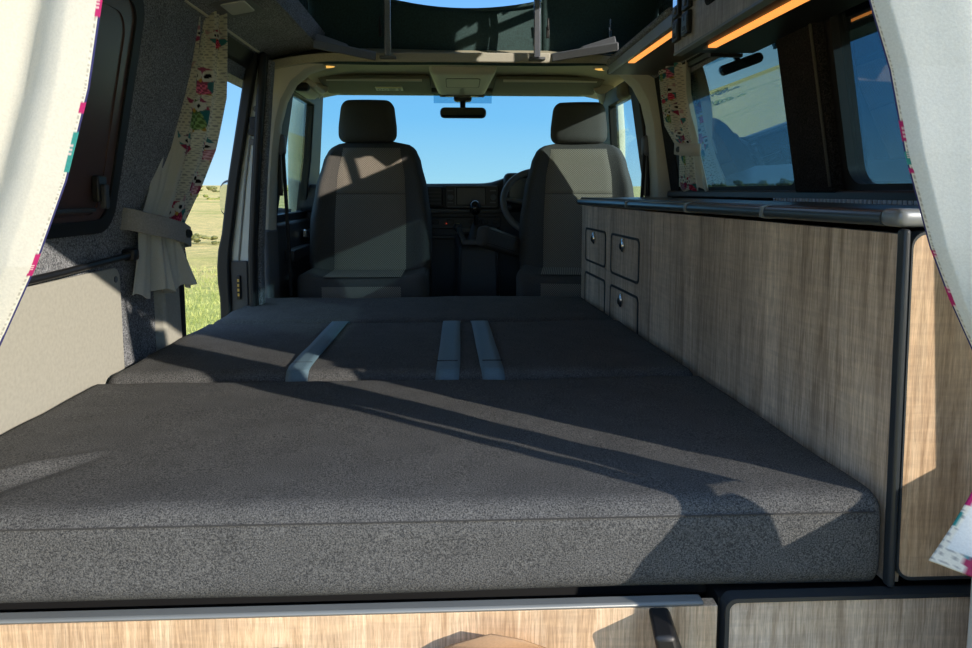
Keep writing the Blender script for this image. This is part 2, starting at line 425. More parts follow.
# carpeted pillar between the side windows
mb = MB(); pr = [(RX(z), z) for z in (1.055, 1.2, 1.35, 1.505)]
def skew(y, z): return y + (z-1.06)*.04
mb.add([(x-.018, yy, z) for x, z in pr for yy in (1.575, 1.765)] + [(x+.06, yy, z) for x, z in pr for yy in (1.575, 1.765)],
       [(2*i, 2*i+1, 2*i+3, 2*i+2) for i in range(3)] + [(8+2*i, 8+2*i+2, 8+2*i+3, 8+2*i+1) for i in range(3)] +
       [(2*i, 2*i+2, 8+2*i+2, 8+2*i) for i in range(3)] + [(2*i+1, 8+2*i+1, 8+2*i+3, 2*i+3) for i in range(3)] + [(0,8,9,1), (6,7,15,14)])
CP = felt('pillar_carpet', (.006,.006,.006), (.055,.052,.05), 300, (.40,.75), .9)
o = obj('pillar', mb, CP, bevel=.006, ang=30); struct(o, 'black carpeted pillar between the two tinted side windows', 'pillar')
mb = MB(); mb.tube([(RX(z)-.022, 1.585, z) for z in (1.07, 1.2, 1.33, 1.455)], .0035, 8)
obj('seam', mb, plain('seam_thread', (.07,.07,.06), .9, grain=.4, gs=800), o)
def side_window(name, y0, y1, label):
    r = thing(name, label, 'window', (RX(1.06)+.03, (y0+y1)/2, 1.06)); r['kind'] = 'structure'
    fn = lambda u, v, t: (RX(v)+t, u, v)
    mb = ringfaces(MB(), rrect(y0-.005, y1+.005, 1.045, 1.512, .03), rrect(y0+.02, y1-.02, 1.075, 1.49, .045), fn, .005, .045)
    obj('window_frame', mb, RUBBER, r)
    mb = MB().prism(rrect(y0+.005, y1-.005, 1.06, 1.503, .04), fn, .024, .028)
    obj('window_pane', mb, G_SIDE, r, smooth=False)
side_window('window_1', 1.77, 2.74, 'tinted side window beside the owl curtain above the counter')
side_window('window_2', .92, 1.57, 'tinted side window nearest the rear, partly behind the white curtain')
o = obj('trim_1', MB().hexa([(.872,.86,1.036),(.91,.86,1.036),(.91,2.9,1.036),(.872,2.9,1.036),(.876,.86,1.062),(.91,.86,1.062),(.91,2.9,1.062),(.876,2.9,1.062)]), BLACK, bevel=.006)
struct(o, 'black sill strip under the side windows', 'trim')
# rear corner on the right: pillar, unseen low quarter shaped to bound the sun patches
o = obj('pillar', MB().hexa([(.905,.775,.12),(.985,.775,.12),(.985,.845,.12),(.905,.845,.12),(.80,.775,1.5),(.90,.775,1.5),(.90,.845,1.5),(.80,.845,1.5)]), SILVER, bevel=.015)
struct(o, 'rear corner post of the van behind the kitchen', 'pillar')
o = obj('wall_rear_shade', MB().prism([(.64,.12), (.96,.12), (.96,.80), (.934,.784), (.684,.648), (.64,.625)], lambda u, v, t: (u, t, v), .762, .80), SILVER, bevel=.004)
struct(o, 'unseen low body corner shaped to block sun below the right-hand curtain', 'wall')
# left rear corner post
o = obj('pillar', MB().hexa([(-.92,.44,.12),(-.84,.44,.12),(-.84,.64,.12),(-.92,.64,.12),(-.86,.47,1.5),(-.76,.47,1.5),(-.76,.66,1.5),(-.86,.66,1.5)]), SILVER, bevel=.02)
struct(o, 'rear corner post behind the cream curtain', 'pillar')
# roof: rear header and the two carpeted side strips
o = obj('beam', MB().box(-.80, .88, .70, .98, 1.345, 1.735), SILVER, bevel=.02); struct(o, 'roof header above the tailgate opening', 'beam')
def ceil_strip(sgn, cx, name, mat, label, lip):
    inner = [(.795,1.46), (.775,1.52), (.755,1.553), (.72,1.575), (.66,1.592), (.60,1.605), (.562,1.607), (.545,1.612), (.535,lip)]
    outer = [(.555,lip), (.565,1.632), (.66,1.64), (.80,1.64), (.86,1.46)]
    dz = -.052 if sgn > 0 else 0
    poly = [(cx + sgn*u, v + dz) for u, v in inner + outer]
    mb = MB().prism(poly, lambda u, v, t: (u, t, v), .90, 2.86)
    o = obj(name, mb, mat, ang=50); struct(o, label, 'ceiling')
ceil_strip(-1, .03, 'ceiling_left', CARPET, 'grey carpeted roof edge above the sliding door', 1.68)
ceil_strip(1, .07, 'ceiling_right', CARPET, 'grey carpeted roof edge above the locker', 1.618)

# pop-top canvas, lid and struts
canv = thing('roof_canvas', 'dark teal canvas of the raised pop-top roof', 'roof canvas', (.05, 2.85, 1.6))
def lidz(y): return 1.72 + (y-.9)/(2.95-.9)*.62
mb = MB()
def wav(x, z): return .012*sin(x*9+z*3) + .010*sin(z*17+x*5)
def front(u, v): 
    x = lerp(-.565, .665, u); z = lerp(1.56, lidz(2.85), v); return (x, 2.86 + wav(x, z), z)
def low(x): return 1.772 + .034*((x-.05)/.3)**2
def fpiece(xa, xb, za, zb, n, m):
    def g(u, v):
        x = lerp(xa, xb, u); a_ = za(x); z = lerp(a_, zb(x), v); return (x, 2.86 + wav(x, z), z)
    mb.grid(n, m, g)
top_ = lambda x: lidz(2.86)
fpiece(-.60, -.262, lambda x: 1.56, top_, 16, 30); fpiece(.352, .83, lambda x: 1.56, top_, 20, 30)
fpiece(-.262, .352, lambda x: 1.56, low, 30, 12); fpiece(-.262, .352, lambda x: 2.14, top_, 30, 6)
obj('front_panel', mb, CANVAS, canv, solid=.004, ang=180)
mb = MB()
mb.tube([(-.262+i*.614/12, 2.852, low(-.262+i*.614/12)) for i in range(13)], .007, 8)
obj('window_hem', mb, CANVAS, canv)
def sidep(x, y, z, s): return (x + s*(.012*sin(y*7+z*4) + .008*sin(y*19)), y, z)
mb = MB()
for i in range(40):
    for j in range(12):
        y0, y1 = 1.0+i*1.86/40, 1.0+(i+1)*1.86/40
        q = lambda y, t: sidep(-.575, y, lerp(1.645, lidz(y), t), 1)
        mb.add([q(y0,j/12), q(y1,j/12), q(y1,(j+1)/12), q(y0,(j+1)/12)], [(0,1,2,3)])
obj('side_panel', mb, CANVAS, canv, solid=.004, ang=180)
mb = MB()
ny, nz = 93, 40
for i in range(ny):
    for j in range(nz):
        y0, y1 = 1.0+i*1.86/ny, 1.0+(i+1)*1.86/ny; ym = (y0+y1)/2; zm = lerp(1.57, lidz(ym), (j+.5)/nz)
        if 2.03+.42*(zm-1.65) < ym < 2.50 and zm < 2.03: continue
        q = lambda y, t: sidep(.82, y, lerp(1.57, lidz(y), t), 1)
        mb.add([q(y0,j/nz), q(y1,j/nz), q(y1,(j+1)/nz), q(y0,(j+1)/nz)], [(0,1,2,3)])
obj('side_panel', mb, CANVAS, canv, solid=.004, ang=180)
for x, y in ((-.285, 2.83), (.372, 2.83), (-.548, 2.45), (.62, 2.83)):
    mb = MB().box(x-.006, x+.006, y-.012, y, 1.66, 1.705).box(x-.004, x+.004, y-.018, y-.012, 1.69, 1.735)
    obj('strap_clip', mb, CHROME if x > .5 or x < -.4 else BLACK, canv, bevel=.002)
fr = thing('roof_lift_frame', 'black folding lift frame standing in the pop-top side opening', 'roof frame', (.805, 2.2, 1.6))
obj('cross_bar', MB().box(.795, .815, 1.97, 2.47, 1.957, 1.992), BLACK, fr, bevel=.004)
obj('upright', MB().box(.795, .815, 2.257, 2.292, 1.59, 2.09), BLACK, fr, bevel=.004)
o = obj('roof', MB().hexa([(-.70,.88,1.70),(.90,.88,1.70),(.90,2.98,2.36),(-.70,2.98,2.36),(-.70,.88,1.78),(.90,.88,1.78),(.90,2.98,2.44),(-.70,2.98,2.44)]), SILVER, bevel=.02)
struct(o, 'raised pop-top roof lid', 'roof')
for x, lab in ((-.247, 'slim steel roof strut left of the canvas window'), (.318, 'slim steel roof strut beside the sunlit end of the roof trim')):
    st = thing('roof_strut', lab, 'strut', (x, 2.72, 1.565), 0, 'pop-top roof struts')
    obj('tube', MB().box(x-.013, x+.013, 2.716, 2.728, 1.56, 2.30), STEEL, st, bevel=.004)
    mb = MB().box(x-.03, x+.03, 2.70, 2.74, 1.556, 1.565)
    for s in (-1, 1): mb.disc((x+s*.022, 2.72, 1.564), (0,0,1), .006, .004, 12)
    obj('foot_bracket', mb, MIDGREY, st, bevel=.001)
# trim round the front of the roof opening
o = thing('roof_trim', 'grey and beige trim plate edging the roof opening above the cab', 'trim', (.05, 2.74, 1.55))
obj('centre_plate', MB().hexa([(-.29,2.732,1.548),(.372,2.732,1.550),(.372,2.84,1.57),(-.29,2.84,1.57),(-.29,2.732,1.582),(.372,2.732,1.586),(.372,2.84,1.60),(-.29,2.84,1.60)]), ROOFTRIMB, o, bevel=.005)
def wing(s, cx, x0, x1):
    P = [(x0, 2.725, 1.549), (x1, 2.58, 1.566), (x1, 2.86, 1.61), (x0, 2.86, 1.585), (x0, 2.73, 1.584), (x1, 2.585, 1.60), (x1, 2.86, 1.64), (x0, 2.86, 1.60)]
    Q = [(x0+(x1-x0)*.35, 2.675, 1.562), (x1, 2.60, 1.58), (x1, 2.86, 1.61), (x0+(x1-x0)*.35, 2.86, 1.59), (x0+(x1-x0)*.5, 2.69, 1.605), (x1, 2.64, 1.633), (x1, 2.86, 1.633), (x0+(x1-x0)*.5, 2.86, 1.605)]
    mb = MB()
    for R in (P, Q): mb.hexa(R if s > 0 else [R[1], R[0], R[3], R[2], R[5], R[4], R[7], R[6]])
    obj('corner_plate', mb, ROOFTRIM, o, bevel=.005)
wing(1, .05, .375, .60); wing(-1, .05, -.293, -.50)

# ------------------------------------------------------------------ cab shell
mb = MB()
prof = [(2.735,1.550), (2.80,1.566), (2.95,1.577), (3.1,1.603), (3.3,1.628), (3.5,1.632), (3.7,1.622), (3.93,1.602)]
def cabsec(x):   # drop at the sides
    a = (x-.045)/.80; return -.22*max(0, abs(a)-.62)**1.6
nx = 40
vs = [(lerp(-.79, .88, i/nx), y, z + cabsec(lerp(-.79,.88,i/nx))) for y, z in prof for i in range(nx+1)]
vs += [(x, y, z + (.030 if y < 2.87 else .075)) for x, y, z in vs]
W = nx+1; H = len(prof); K = W*H
fs = [(j*W+i, (j+1)*W+i, (j+1)*W+i+1, j*W+i+1) for j in range(H-1) for i in range(nx)] + [(K+j*W+i, K+j*W+i+1, K+(j+1)*W+i+1, K+(j+1)*W+i) for j in range(H-1) for i in range(nx)]
fs += [(i, i+1, K+i+1, K+i) for i in range(nx)] + [((H-1)*W+i, K+(H-1)*W+i, K+(H-1)*W+i+1, (H-1)*W+i+1) for i in range(nx)]
fs += [(j*W, K+j*W, K+(j+1)*W, (j+1)*W) for j in range(H-1)] + [(j*W+nx, (j+1)*W+nx, K+(j+1)*W+nx, K+j*W+nx) for j in range(H-1)]
mb.add(vs, fs)
struct(obj('ceiling', mb, HEADLINE, ang=40), 'beige cab headliner above the windscreen', 'ceiling')
# B-pillar hoops and door jamb
def hoop(path, wout, dep, name, mat, label, sgn):
    """path: inner edge (x,z) points bottom to top at y=2.85"""
    mb = MB(); n = len(path); V = []
    for i, (x, z) in enumerate(path):
        a = path[max(i-1,0)]; b = path[min(i+1,n-1)]; tx, tz = b[0]-a[0], b[1]-a[1]; L = math.hypot(tx, tz)
        nx_, nz_ = (-tz/L, tx/L) if sgn < 0 else (tz/L, -tx/L)
        sec = [(0, .05), (0, .11), (.02, .14), (wout, .14), (wout, 0), (.03, 0), (.008, .015)]
        V += [(x+nx_*d, 2.85+yy, z+nz_*d) for d, yy in sec]
    k = 7
    fs = [(i*k+j, i*k+(j+1)%k, (i+1)*k+(j+1)%k, (i+1)*k+j) for i in range(n-1) for j in range(k)]
    if sgn > 0: fs = [f[::-1] for f in fs]
    mb.add(V, fs + [tuple(range(k)), tuple(range((n-1)*k, n*k))])
    return obj(name, mb, mat, ang=40)
def hy(px, py, y):
    dx = (px-486)/700; dy = (py-262)/700; p = math.atan(71/700); yw = radians(2.6)
    f = Vector((sin(yw)*cos(p), cos(yw)*cos(p), -sin(p))); r = Vector((cos(yw), -sin(yw), 0)); u = Vector((sin(yw)*sin(p), cos(yw)*sin(p), cos(p)))
    d = f + r*dx - u*dy; return (d.x*y/d.y, 1.06 + d.z*y/d.y)
hl = [(-.742,.90), (-.735,1.05), (-.722,1.20), (-.705,1.33), (-.680,1.42), (-.64,1.49), (-.585,1.535), (-.52,1.557)]
hr = [(.835,.90), (.832,1.05), (.822,1.20), (.808,1.33), (.785,1.42), (.745,1.49), (.69,1.54), (.62,1.562)]
o = hoop(hl, .09, .14, 'trim_2', BEIGE, '', -1); struct(o, 'beige upper pillar trim between sliding door and cab', 'trim')
o = hoop(hr, .09, .14, 'trim_3', BEIGE, '', 1); struct(o, 'beige upper pillar trim behind the driver seat', 'trim')
o = obj('trim_4', MB().hexa([(-.83,2.82,.12),(-.735,2.82,.12),(-.735,2.99,.12),(-.83,2.99,.12),(-.83,2.82,.905),(-.742,2.82,.905),(-.742,2.99,.905),(-.83,2.99,.905)]), MIDGREY, bevel=.012); struct(o, 'grey lower pillar trim left of the passenger seat', 'trim')
o = obj('trim_5', MB().box(.835, .93, 2.82, 2.99, .12, .905), MIDGREY, bevel=.012); struct(o, 'grey lower pillar trim behind the kitchen end', 'trim')
jamb = thing('door_jamb', 'silver sliding-door jamb with black seals and latch plate', 'door jamb', (-.78, 2.65, .12)); jamb['kind'] = 'structure'
def JX(z):  return .0 if z < .8 else (z-.8)*.045/.3 if z < 1.1 else .045 + (z-1.1)*.085/.45
def jstrip(name, x0, x1, y0, y1, z0, z1, mat, bev=.004, n=14, wob=0):
    mb = MB(); V = []
    for i in range(n+1):
        z = lerp(z0, z1, i/n); o_ = JX(z); wb = wob*(1 if .70 < z < .86 else .0); oi = o_*.5
        oa, ob_ = {'outer_seal': (o_, o_), 'jamb_panel': (o_, oi), 'jamb_rib': (o_*.8, o_*.8)}.get(name, (oi, oi))
        V += [(x0+oa-wb, y0, z), (x1+ob_, y0, z), (x1+ob_, y1, z), (x0+oa-wb, y1, z)]
    fs = [(i*4+j, i*4+(j+1)%4, (i+1)*4+(j+1)%4, (i+1)*4+j) for i in range(n) for j in range(4)] + [(3,2,1,0), tuple(range(n*4, n*4+4))]
    mb.add(V, fs); return obj(name, mb, mat, jamb, bevel=bev)
jstrip('outer_seal', -.878, -.838, 2.63, 2.68, .12, 1.56, RUBBER, .008, 24, .006)
jstrip('jamb_panel', -.840, -.768, 2.655, 2.72, .12, 1.57, SILVER, .003)
jstrip('jamb_rib', -.812, -.806, 2.650, 2.656, .74, 1.26, EDGELIGHT, .001)
jstrip('inner_seal', -.770, -.742, 2.625, 2.70, .12, 1.56, RUBBER, .010)
jstrip('carpet_edge', -.746, -.728, 2.66, 2.71, .12, 1.54, CARPET, .006)
jstrip('lower_cover', -.838, -.775, 2.645, 2.656, .60, .80, DARKGREY, .004)
def jp(x, z): return x + JX(z)*.8
mb = MB().box(-.815, -.800, 2.636, 2.646, .655, .745)
o = obj('contact_plate', mb, BLACK, jamb, bevel=.003)
mb = MB()
for k in range(4): mb.box(-.811, -.804, 2.633, 2.637, .668+k*.018, .678+k*.018)
obj('contact', mb, plain('brass_contact', (.45,.33,.12), .35, .8), o)
for z in (1.24, 1.36): obj('screw', MB().disc((jp(-.80, z), 2.655, z), (0,-1,0), .012, .006, 16), MIDGREY, jamb, bevel=.001)
mb = MB().box(jp(-.812,1.29), jp(-.786,1.29), 2.635, 2.656, 1.27, 1.33); mb.disc((jp(-.80,1.275), 2.645, 1.275), (0,-1,0), .016, .012, 16)
obj('striker', mb, BLACK, jamb, bevel=.004)
# door header + C pillar trims
mb = MB().hexa([(-.80,2.12,1.50),(-.745,2.12,1.50),(-.745,2.84,1.50),(-.80,2.84,1.50),(-.79,2.12,1.60),(-.712,2.12,1.565),(-.712,2.84,1.565),(-.79,2.84,1.60)])
o = obj('trim_6', mb, RUBBER, bevel=.012); struct(o, 'black seal along the top of the sliding-door opening', 'trim')
o = obj('trim_7', MB().hexa([(-.845,1.975,.12),(-.80,1.985,.12),(-.80,2.10,.12),(-.87,2.10,.12),(-.845,1.975,.80),(-.815,1.985,.80),(-.815,2.10,.80),(-.87,2.10,.80)]), PANEL, bevel=.008); struct(o, 'beige lower pillar at the rear of the sliding door', 'trim')
o = obj('trim_8', MB().box(-.90, -.812, 2.10, 2.135, .12, 1.50), RUBBER, bevel=.008); struct(o, 'black door seal at the rear of the sliding door', 'trim')
# cab doors, A pillars, windows
for s, x, nm, lab in ((-1, -.80, 'door_1', 'passenger cab door with dark lower panel'), (1, .89, 'door_2', 'driver cab door with dark lower panel')):
    d = thing(nm, lab, 'door', (x, 3.4, .12)); d['kind'] = 'structure'
    obj('door_panel', MB().hexa([(x-.05,3.0,.12),(x+.05,3.0,.12),(x+.05,4.1,.12),(x-.05,4.1,.12),(x-.04,3.0,.92),(x+.04,3.0,.92),(x+.04,4.1,.92),(x-.04,4.1,.92)]), DARKGREY, d, bevel=.015)
    obj('armrest', MB().rbox(x-.09 if s > 0 else x+.03, x-.03 if s > 0 else x+.09, 3.15, 3.6, .74, .80, .02, .03), DASH, d)
    inx = x - s*.06
    obj('door_handle', MB().box(inx-.012, inx+.012, 3.5, 3.6, .83, .87), CHROME, d, bevel=.005)
    # window frame leaning in
    fn = lambda u, v, t, x=x, s=s: (x - s*(max(0, v-.92)*.16) + s*t, u, v)
    outer = [(3.0,.92), (4.05,.92), (3.92,1.22), (3.76,1.555), (3.0,1.555)]
    inner = [(3.12,.955), (3.70,.955), (3.66,1.22), (3.56,1.485), (3.12,1.485)]
    obj('window_frame', ringfaces(MB(), outer, inner, fn, -.02, .03), RUBBER, d, bevel=.006)
    obj('window_pane', MB().prism(inner, fn, .0, .004), G_DOOR, d, smooth=False)
    lx = -.04 if s < 0 else 0
    ap = obj('trim_9' if s < 0 else 'trim_10', MB().tube([(x + s*.045 + lx, 4.02, .90), (x + s*.02 + lx, 3.92, 1.15), (x - s*.01 + lx, 3.82, 1.38), (x-s*.045 + lx, 3.74, 1.51), (x - s*.12, 3.62, 1.60)], [.05,.05,.05,.055,.06], 12, squash=1.0), BEIGE)
    struct(ap, 'beige windscreen pillar beside the ' + ('passenger' if s < 0 else 'driver') + ' door', 'pillar')
ws = thing('window_3', 'wide cab windscreen showing clear blue sky', 'windscreen', (.045, 4.2, 1.0)); ws['kind'] = 'structure'
fnw = lambda u, v, t: (.045 + u, lerp(4.42, 3.90, v) + t*.7, lerp(.90, 1.605, v) + t*.3)
obj('windscreen_pane', MB().prism([(-.90,0), (.90,0), (.83,1.0), (-.83,1.0)], fnw, 0, .004), G_SCREEN, ws, smooth=False)
obj('sun_band', MB().prism([(-.155,.915), (.165,.915), (.165,1.0), (-.155,1.0)], lambda u, v, t: fnw(u, v, t-.012), 0, .004), G_BAND, ws, smooth=False)
o = obj('trim_11', MB().hexa([(-.85,3.84,1.586),(.885,3.84,1.586),(.885,3.98,1.586),(-.85,3.98,1.586),(-.85,3.84,1.66),(.885,3.84,1.66),(.885,3.98,1.66),(-.85,3.98,1.66)]), VISOR, bevel=.012); struct(o, 'dark header above the windscreen', 'trim')
o = obj('wall_front', MB().box(-.88, .97, 4.28, 4.42, .12, .92), DASH); struct(o, 'front bulkhead below the windscreen', 'wall')

# things under the cab headliner
for x0, x1, lab in ((-.66, -.115, 'folded olive sun visor above the passenger side, with warning label'), (.205, .75, 'folded olive sun visor above the driver side')):
    v = thing('sun_visor', lab, 'sun visor', ((x0+x1)/2, 3.62, 1.575), 0, 'cab sun visors')
    mb = MB().rbox(x0, x1, 3.50, 3.82, -.012, .012, .012, .02, fn=lambda p, n: Vector((p.x, p.y, 1.614 - (p.y-3.5)*.085 + p.z - .022*max(0, abs((p.x-.045)/.80)-.55)**1.2)))
    vo = obj('visor_flap', mb, VISOR, v)
    e = x1 if x0 < 0 else x0
    mb = MB().tube([(x0+.04, 3.515, 1.604), (x1-.04, 3.515, 1.604)], .010, 8)
    obj('hinge_rod', mb, BEIGE, v)
    if x0 < 0:
        lb = obj('warning_label', MB().hexa([(-.40,3.655,1.5865),(-.262,3.655,1.5865),(-.262,3.735,1.5790),(-.40,3.735,1.5790),(-.40,3.655,1.5890),(-.262,3.655,1.5890),(-.262,3.735,1.5820),(-.40,3.735,1.5820)]), LABELW, v)
        zz = lambda y: 1.5860 - (y-3.655)*.09375
        mb = MB()
        def dec(x0, x1, y0, y1, mb): mb.add([(x0,y0,zz(y0)-.0006),(x1,y0,zz(y0)-.0006),(x1,y1,zz(y1)-.0006),(x0,y1,zz(y1)-.0006)], [(0,1,2,3)])
        m2 = MB(); dec(-.395, -.267, 3.658, 3.674, m2); obj('label_band', m2, LABELY, lb, smooth=False)
        for cx in (-.380, -.352):
            for k in range(12):
                a = 2*pi*k/12; b = 2*pi*(k+1)/12
                f_ = lambda r, t: (cx + r*cos(t), 3.705 + r*1.5*sin(t), zz(3.705+r*1.5*sin(t))-.0008)
                mb.add([f_(.008,a), f_(.012,a), f_(.012,b), f_(.008,b)], [(0,1,2,3)])
        for k in range(4): 
            dec(-.334, -.296 - .006*(k % 2), 3.682+k*.012, 3.688+k*.012, mb)
        dec(-.285, -.272, 3.682, 3.698, mb); dec(-.285, -.272, 3.708, 3.724, mb)
        obj('label_marks', mb, BLACK, lb, smooth=False)
oc = thing('overhead_console', 'beige overhead console with sunglasses flap above the mirror', 'console', (.045, 3.5, 1.57))
mb = MB().rbox(-.115, .20, 3.26, 3.78, -.03, .03, .028, .02, fn=lambda p, n: Vector((p.x + (.03*(p.y-3.26)/.52*(-1 if p.x > .045 else 1)), p.y, 1.622 - (p.y-3.26)*.060 + p.z)))
ob = obj('console_body', mb, BEIGE, oc)
fnc = lambda u, v, t: (.045 + u, v, 1.5915 - (v-3.26)*.060 - t)
obj('flap', ringfaces(MB(), rrect(-.082,.082,3.36,3.56,.015), rrect(-.079,.079,3.364,3.556,.013), fnc, -.002, .0015), VISOR, oc)
obj('flap_panel', MB().prism(rrect(-.078,.078,3.365,3.555,.012), fnc, -.002, .0012), BEIGE, oc)
obj('console_edge', MB().box(-.075, .165, 3.77, 3.80, 1.556, 1.590), VISOR, oc, bevel=.008)
for x in (-.02, .11): obj('reading_lamp', MB().box(x-.022, x+.022, 3.755, 3.78, 1.556, 1.562), plain('lamp_lens', (.35,.33,.15), .3), oc, bevel=.003)
mi = thing('rear_view_mirror', 'black rear-view mirror hanging from the windscreen centre', 'mirror', (.05, 3.84, 1.48))
mb = MB().rbox(-.075, .178, 3.845, 3.89, 1.452, 1.512, .026, .012); obj('mirror_shell', mb, BLACK, mi)
obj('mirror_glass', MB().prism(rrect(-.068, .171, 1.458, 1.506, .022), lambda u, v, t: (u, 3.8435+t, v), -.001, .003), plain('dim_mirror', (.16,.16,.14), .03, 1), mi, smooth=False)
obj('mirror_stem', MB().tube([(.05, 3.88, 1.49), (.05, 3.91, 1.54), (.05, 3.925, 1.58)], [.014,.016,.03], 12), BLACK, mi)
obj('sensor_box', MB().rbox(.0, .10, 3.88, 3.935, 1.545, 1.595, .015, .015), BLACK, mi)
for x, lab in ((-.533, 'small oval warm cab light on the passenger side'), (.637, 'small oval warm cab light on the driver side')):
    l = thing('cab_light', lab, 'ceiling light', (x, 3.0, 1.575), 0, 'cab ceiling lights')
    zc = 1.584 + cabsec(x)
    obj('bezel', MB().ball((x, 3.0, zc), .056, .036, .006, 24, 8), BEIGE, l); obj('lens', MB().ball((x, 3.0, zc-.003), .042, .024, .007, 24, 8), LAMPM, l)
gh = thing('grab_handle', 'beige and black grab handle above the passenger door', 'grab handle', (-.66, 3.2, 1.5))
obj('handle_base', MB().rbox(-.705, -.625, 3.12, 3.40, 1.485, 1.565, .035, .02), BEIGE, gh)
obj('handle_recess', MB().rbox(-.695, -.625, 3.108, 3.16, 1.492, 1.528, .016, .012), BLACK, gh)
obj('handle_grip', MB().tube([(-.64,3.13,1.535), (-.612,3.15,1.520), (-.606,3.26,1.512), (-.612,3.36,1.520), (-.64,3.39,1.535)], .013, 10), BEIGE, gh)
sp_ = obj('speaker_grille', MB().rbox(.745, .80, 3.14, 3.26, 1.475, 1.545, .025, .012), VISOR); tag(sp_, 'olive triangular grille in the headliner corner above the driver door', 'grille')
# seat belts
for s, x0, lab in ((-1, -.735, 'black seat belt with beige guide on the passenger pillar'), (1, .835, 'black seat belt with beige guide behind the driver seat')):
    xi = x0 - s*.018; zt = 1.26
    b = thing('seat_belt', lab, 'seat belt', (xi, 2.96, .9), 0, 'cab seat belts')
    obj('belt_guide', MB().rbox(xi-.02, xi+.02, 2.94, 3.0, zt-.055, zt+.035, .018, .012), MIDGREY, b)
    obj('webbing', MB().hexa([(xi-.006-s*.03,2.955,.62),(xi+.006-s*.03,2.955,.62),(xi+.006-s*.03,2.97,.62),(xi-.006-s*.03,2.97,.62),(xi-.006-s*.012,2.95,zt-.02),(xi+.006-s*.012,2.95,zt-.02),(xi+.006-s*.012,2.965,zt-.02),(xi-.006-s*.012,2.965,zt-.02)]), BELT, b)
    obj('slider', MB().box(xi-.004 if s > 0 else xi-.012, xi+.012 if s > 0 else xi+.004, 2.95, 2.98, zt-.22, zt+.07), BLACK, b, bevel=.003)
# outside mirror
dm = thing('door_mirror', 'rounded outside door mirror reflecting sky, beyond the open side door', 'mirror', (-1.15, 3.62, 1.0))
obj('mirror_housing', MB().rbox(-1.20, -1.05, 3.62, 3.76, .920, 1.120, .055, .015), BLACK, dm)
obj('mirror_glass', MB().prism(rrect(-1.185, -1.066, .936, 1.104, .05), lambda u, v, t: (u, 3.622 + t - (u+1.125)*.10, v), -.012, -.004), MIRRORM, dm, smooth=False)
obj('mirror_arm', MB().tube([(-1.07, 3.70, .97), (-.98, 3.72, .95), (-.86, 3.74, .94)], .028, 10), BLACK, dm)

# ------------------------------------------------------------------ dashboard
d = thing('dashboard', 'black dashboard across the cab under the windscreen', 'dashboard', (.045, 3.75, .6))
def dashtop(x): return 1.095 + .050*exp(-((x-.44)/.20)**4) + .010*(x+.8)/1.6
mb = MB(); nx = 44; sec = [(3.70,.955,0), (3.685,.985,0), (3.705,1.065,0), (3.70,-.022,1), (3.715,-.004,1), (3.76,0,1), (4.0,-.01,1), (4.38,-.15,1), (4.38,.60,0), (3.82,.60,0), (3.80,.93,0)]
V = []
for i in range(nx+1):
    x = lerp(-.80, .89, i/nx); t = dashtop(x)
    for y, z, f in sec: V.append((x, y, t+z if f else z))
k = len(sec)
mb.add(V, [(i*k+j, (i+1)*k+j, (i+1)*k+(j+1)%k, i*k+(j+1)%k) for i in range(nx) for j in range(k)] + [tuple(range(k)), tuple(range(nx*k, nx*k+k))[::-1]])
obj('dash_top', mb, DASH, d, ang=50)
obj('trim_bar', MB().tube([(-.55,3.685,.975), (-.16,3.685,.965), (-.1,3.685,.955), (.22,3.685,.955), (.30,3.69,.975)], .012, 8), MIDGREY, d)
ra = obj('infotainment_unit', MB().box(-.047, .235, 3.675, 3.72, .968, 1.09), BLACK, d, bevel=.006)
obj('screen', MB().box(.012, .165, 3.670, 3.68, .986, 1.078), SCREEN, ra, bevel=.003)
obj('screen_edge', MB().box(.004, .010, 3.668, 3.68, .986, 1.078), MIDGREY, ra)
for z in (.977, 1.084): obj('chrome_strip', MB().box(-.035, .223, 3.670, 3.678, z-.0025, z+.0025), MIDGREY, ra)
for x in (-.018, .205): 
    obj('dial', MB().torus((x, 3.668, 1.028), (0,1,0), .012, .004, 20, 8).disc((x, 3.672, 1.028), (0,-1,0), .009, .008, 16), CHROME if x > .5 else MIDGREY, ra)
    for z in (1.062, 1.000): obj('button', MB().box(x-.017, x+.013, 3.671, 3.677, z-.003, z+.003), MIDGREY, ra)
for x0, x1 in ((-.145, -.06), (-.62, -.50), (.72, .83)):
    vt = obj('air_vent', MB().box(x0, x1, 3.675, 3.70, .98, 1.085), BLACK, d, bevel=.006)
    mb = MB()
    for q in range(5): mb.box(x0+.008, x1-.008, 3.668, 3.68, .992+q*.019, 1.0+q*.019)
    obj('vent_slats', mb, DARKGREY, vt)
lp = obj('lower_panel', MB().box(-.78, .87, 3.72, 3.80, .40, .955), DASH, d, bevel=.01)
obj('glovebox', MB().box(-.70, -.17, 3.705, 3.73, .66, .92), DASH, d, bevel=.012)
sw = obj('switch_strip', MB().box(-.13, .25, 3.712, 3.73, .86, .925), DARKGREY, d, bevel=.006)
for x in (-.10, -.02, .10, .16, .22): obj('switch', MB().box(x-.018, x+.018, 3.706, 3.714, .885, .908), BLACK, sw, bevel=.003)
obj('warning_light', MB().box(-.044, -.038, 3.704, 3.708, .886, .892), REDDOT, sw)
obj('socket_ring', MB().torus((.02, 3.708, .868), (0,1,0), .020, .004, 24, 8), CHROME, sw)
obj('shelf', MB().box(-.14, .26, 3.66, 3.73, .81, .83), DASH, d, bevel=.006)
cst = thing('gear_console', 'black centre console carrying the gear lever', 'console', (.11, 3.55, .12))
obj('console_body', MB().hexa([(.0,3.40,.12),(.235,3.40,.12),(.235,3.70,.12),(.0,3.70,.12),(.025,3.47,.78),(.215,3.47,.78),(.235,3.69,.84),(.0,3.69,.84)]), DASH, cst, bevel=.015)
